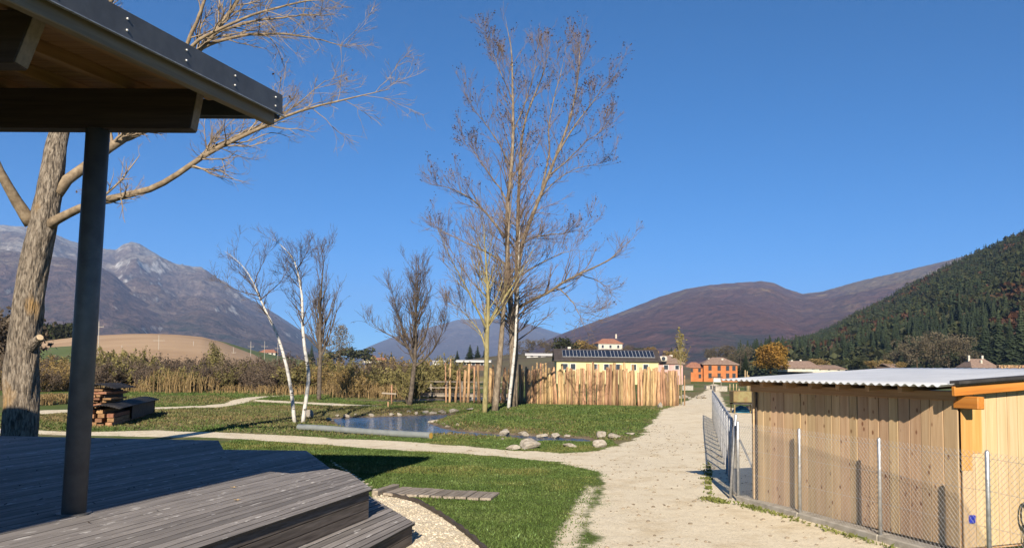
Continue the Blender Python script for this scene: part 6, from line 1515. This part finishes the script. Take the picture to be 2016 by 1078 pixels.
for grp in (0, 1):
    for k in range(13):
        x = -L_ / 2 + (1.6 if grp == 0 else L_ * .525) + k * (.61 * L_ / 17.5)
        c = np.array((x, -Wd / 2, ev)) + sld * (slen * .52) + nrm_s * .20
        c = c_ + rotz(angs) @ c; rt = rotz(angs) @ np.stack([np.array((1., 0, 0)), sld, np.cross((1., 0, 0), sld)], 1)
        pf = part_box('solar_panel', c, (.60 * L_ / 17.5, slen * .66, .05), rt, PANEL_F, ss, .004)
        pp = part_box('panel_glass', c, (.535 * L_ / 17.5, slen * .64, .05), rt, PANEL, ss, .004); pp.parent = pf; pp.matrix_local = Matrix.Translation((0, 0, .012))
p = A(1318, 730, D_ + 4); p[2] = -.2
hh1 = house('pink_house', p + (0, 3, 0), (4.6, 6), angs, PLASTER_P, TILE_BROWN, 'small pink house with a round topped dormer beside the solar building', A(1318, 712, D_ + 4)[2], A(1318, 699, D_ + 7)[2], 1.6, [('front', -.6, 3.1, .9, .9), ('front', 1.3, 3.1, .8, .8)], [(1.0, 1.0, 4.6, .7)])
dm = A(1305, 706, D_ + 3.2); 
do = part_box('dormer', dm, (1.4, 1.2, .9), rotz(angs), PLASTER_W, hh1, .2); m = MB(); m.tube(np.array([dm + (0, -.62, .05), dm + (0, -.66, .05)]), [.33, .33], 16); m.build('dormer_window', WIN, hh1)
# orange house
D_ = 240.0; b_ = A(1415, 748, D_); gz = b_[2]
p = A(1420, 748, D_) + (0, 4, 0)
ez_, rz2 = A(1420, 716, D_)[2] - gz, A(1410, 704, D_ + 4)[2] - gz
house('orange_house', p, (9.6, 8), -.05, PLASTER_O, TILE_BROWN, 'two storey orange house with hipped brown roof beyond the field', ez_, rz2, 3.2,
      [('front', x, z, 1.0, 1.5) for z in (1.3, ez_ - 1.2) for x in (-3.0, -.4, 2.0, 3.8)], [(1.0, -1.5, rz2 - 1.2, 1.0), (-2.5, .5, rz2 - 1.0, .9)], .5)
p = A(1370, 748, D_ + 2) + (0, 3, 0)
house('orange_annexe', p, (5.4, 6), -.05, PLASTER_O, TILE_RED, 'lower orange annexe with red hipped roof beside the orange house', A(1370, 722, D_ + 2)[2] - gz, A(1370, 713, D_ + 5)[2] - gz, 2.0, [('front', 1.2, 3.0, .8, 1.3), ('front', 1.3, 1.2, .8, 1.2), ('front', -1.4, 2.9, 1.6, 1.2)])
p = A(1197, 690, 300) ; house('cream_house', p, (8.6, 8), .1, PLASTER_W, TILE_RED, 'cream house with red tiled roof on the rise', A(1197, 676, 300)[2] - p[2], A(1197, 668, 304)[2] - p[2], 2.2, [('front', x, 1.4, 1.0, 1.3) for x in (-2.8, 0, 2.8)], [(2.8, -.5, 4.4, 1.6)])
def far_house(px, base, eave, ridge, wpx, d, wallm, roofm, label, hip=0, wid=8, ang=0.0, name='far_house', chim=()):
    p = A(px, base, d); gz_ = p[2]; L = wpx / FPX * d; e_ = A(px, eave, d)[2] - gz_; r_ = A(px, ridge, d + wid / 2)[2] - gz_
    return house(name, p + (0, wid / 2, 0), (L, wid), ang, wallm, roofm, label, e_, r_, hip, [('front', u * L, e_ * .6, min(1.1, L * .14), min(1.3, e_ * .5)) for u in (-.3, 0, .3)], chim, .5)
far_house(1582, 728, 723, 711, 62, 250, PLASTER_W, TILE_BROWN, 'low house with wide brown roof right of the autumn tree', 1.2, 9, 0, 'brown_roof_house', ((1, 1, 2, 1.2), (-2, 0, 2, 1)))
far_house(1632, 730, 725.5, 719, 64, 262, PLASTER_W, TILE_BROWN, 'long low brown roofed barn beside the wide roofed house', 1.5, 9, 0, 'low_barn')
far_house(1941, 731, 722, 707, 48, 245, PLASTER_W, TILE_BROWN, 'pale chalet with grey brown roof and white chimneys under the spruces', 1.5, 9, -.05, 'chalet', ((-2.6, -.4, 3.0, 1.8), (1.6, .2, 3.0, 1.8), (0, -2.4, 2.2, 1.2)))
far_house(1757, 731, 722, 716, 22, 250, SHUTTER, TILE_BROWN, 'small brown field barn below the bare grove', 0, 6, .3, 'field_barn')
far_house(525, 700, 693, 688, 30, 420, PLASTER_W, TILE_RED, 'far red roofed house at the end of the meadow slope', 1.5, 8, .1)
far_house(724, 712, 706, 700, 22, 480, PLASTER_W, TILE_RED, 'far cream house showing above the scrub', 0, 8, .3)
far_house(745, 712, 708, 704, 20, 490, PLASTER_W, TILE_RED, 'lower far house beside the cream one above the scrub', 0, 8, .1)
far_house(560, 708, 702, 698, 22, 500, PLASTER_G, TILE_DARK, 'far grey flat shed behind the birch stems', 1, 8, 0)
far_house(866, 716, 712, 710, 28, 420, TRIM_W, TRIM_W, 'far low white hall left of the palisade', 0, 10, 0, 'white_hall')
far_house(932, 722, 712, 710, 56, 120, SHUTTER, TRIM_W, 'open shelter with thin pale flat roof behind the palisade', 0, 4, 0, 'flat_shelter')
far_house(1062, 704, 699, 696, 50, 250, TRIM_W, TRIM_W, 'low white glasshouse on the rise behind the palisade', 0, 5, 0, 'glasshouse')
pl = thing('log_pile', A(1995, 731, 235), 'long brown pile of firewood beside the chalet', 'log pile'); g = np.random.default_rng(3); lp = ORG[pl.name]
lm = MB(); lm.tube(np.array([(0, -.6, 0), (0, .6, 0)]), [.2, .2], 8); lmd = lm.data('log', WOOD_POST)
for r_ in range(5):
    for k in range(20):
        o = link(bpy.data.objects.new('log', lmd)); o.parent = pl; o.location = (-4.2 + k * .43 + g.normal(0, .05), g.normal(0, .1), .2 + r_ * .36 + g.normal(0, .03)); o.scale = (g.uniform(.8, 1.15),) * 3
# power poles
for k, (px, b, t, arm, d) in enumerate([(195, 690, 632, 12, 150), (313, 704, 659, 14, 190), (381, 706, 671, 10, 220), (494, 704, 671, 8, 260), (521, 706, 671, 8, 290), (547, 708, 674, 7, 300), (240, 712, 679, 6, 200), (460, 708, 683, 6, 230)]):
    b_, t_ = A(px, b, d), A(px, t, d); b_[2] = min(b_[2], 0.0); s_ = thing('power_pole', b_, 'pale concrete power pole with a cross arm before the ploughed hill' if px < 420 else 'distant power pole with a cross arm near the meadow slope', 'power pole', 'power poles by the ploughed hill' if px < 420 else 'power poles by the meadow slope')
    m = MB(); m.tube(np.array([b_, t_]), [.09, .06], 7); m.build('pole', CONCRETE, s_, True); w_ = arm / FPX * d
    part_box('cross_arm', A(px, t + 11, d), (w_ * 1.6, .09, .09), np.eye(3), CONCRETE, s_, .02)
    for x in (-.7, 0, .7): part_box('insulator', A(px, t + 11, d) + (x * w_, 0, .2), (.07, .07, .2), np.eye(3), CONCRETE, s_, .02)

# ------------------------------------------------------------------ the air
def haze():
    m = bpy.data.materials.new('haze_air'); m.use_nodes = True; N = m.node_tree.nodes; L = m.node_tree.links
    N.remove(N['Principled BSDF']); v = N.new('ShaderNodeVolumePrincipled')
    v.inputs['Color'].default_value = (.32, .54, 1.0, 1); v.inputs['Density'].default_value = HAZE; v.inputs['Anisotropy'].default_value = 0.0
    L.new(v.outputs[0], N['Material Output'].inputs['Volume'])
    mb = MB(); mb.box((0, 6500, 700), (30000, 20000, 1480)); o = mb.build('haze', m); tag(o, 'thin blue haze hanging over the whole valley', 'haze', kind='stuff')
HAZE = 0.000066
haze()
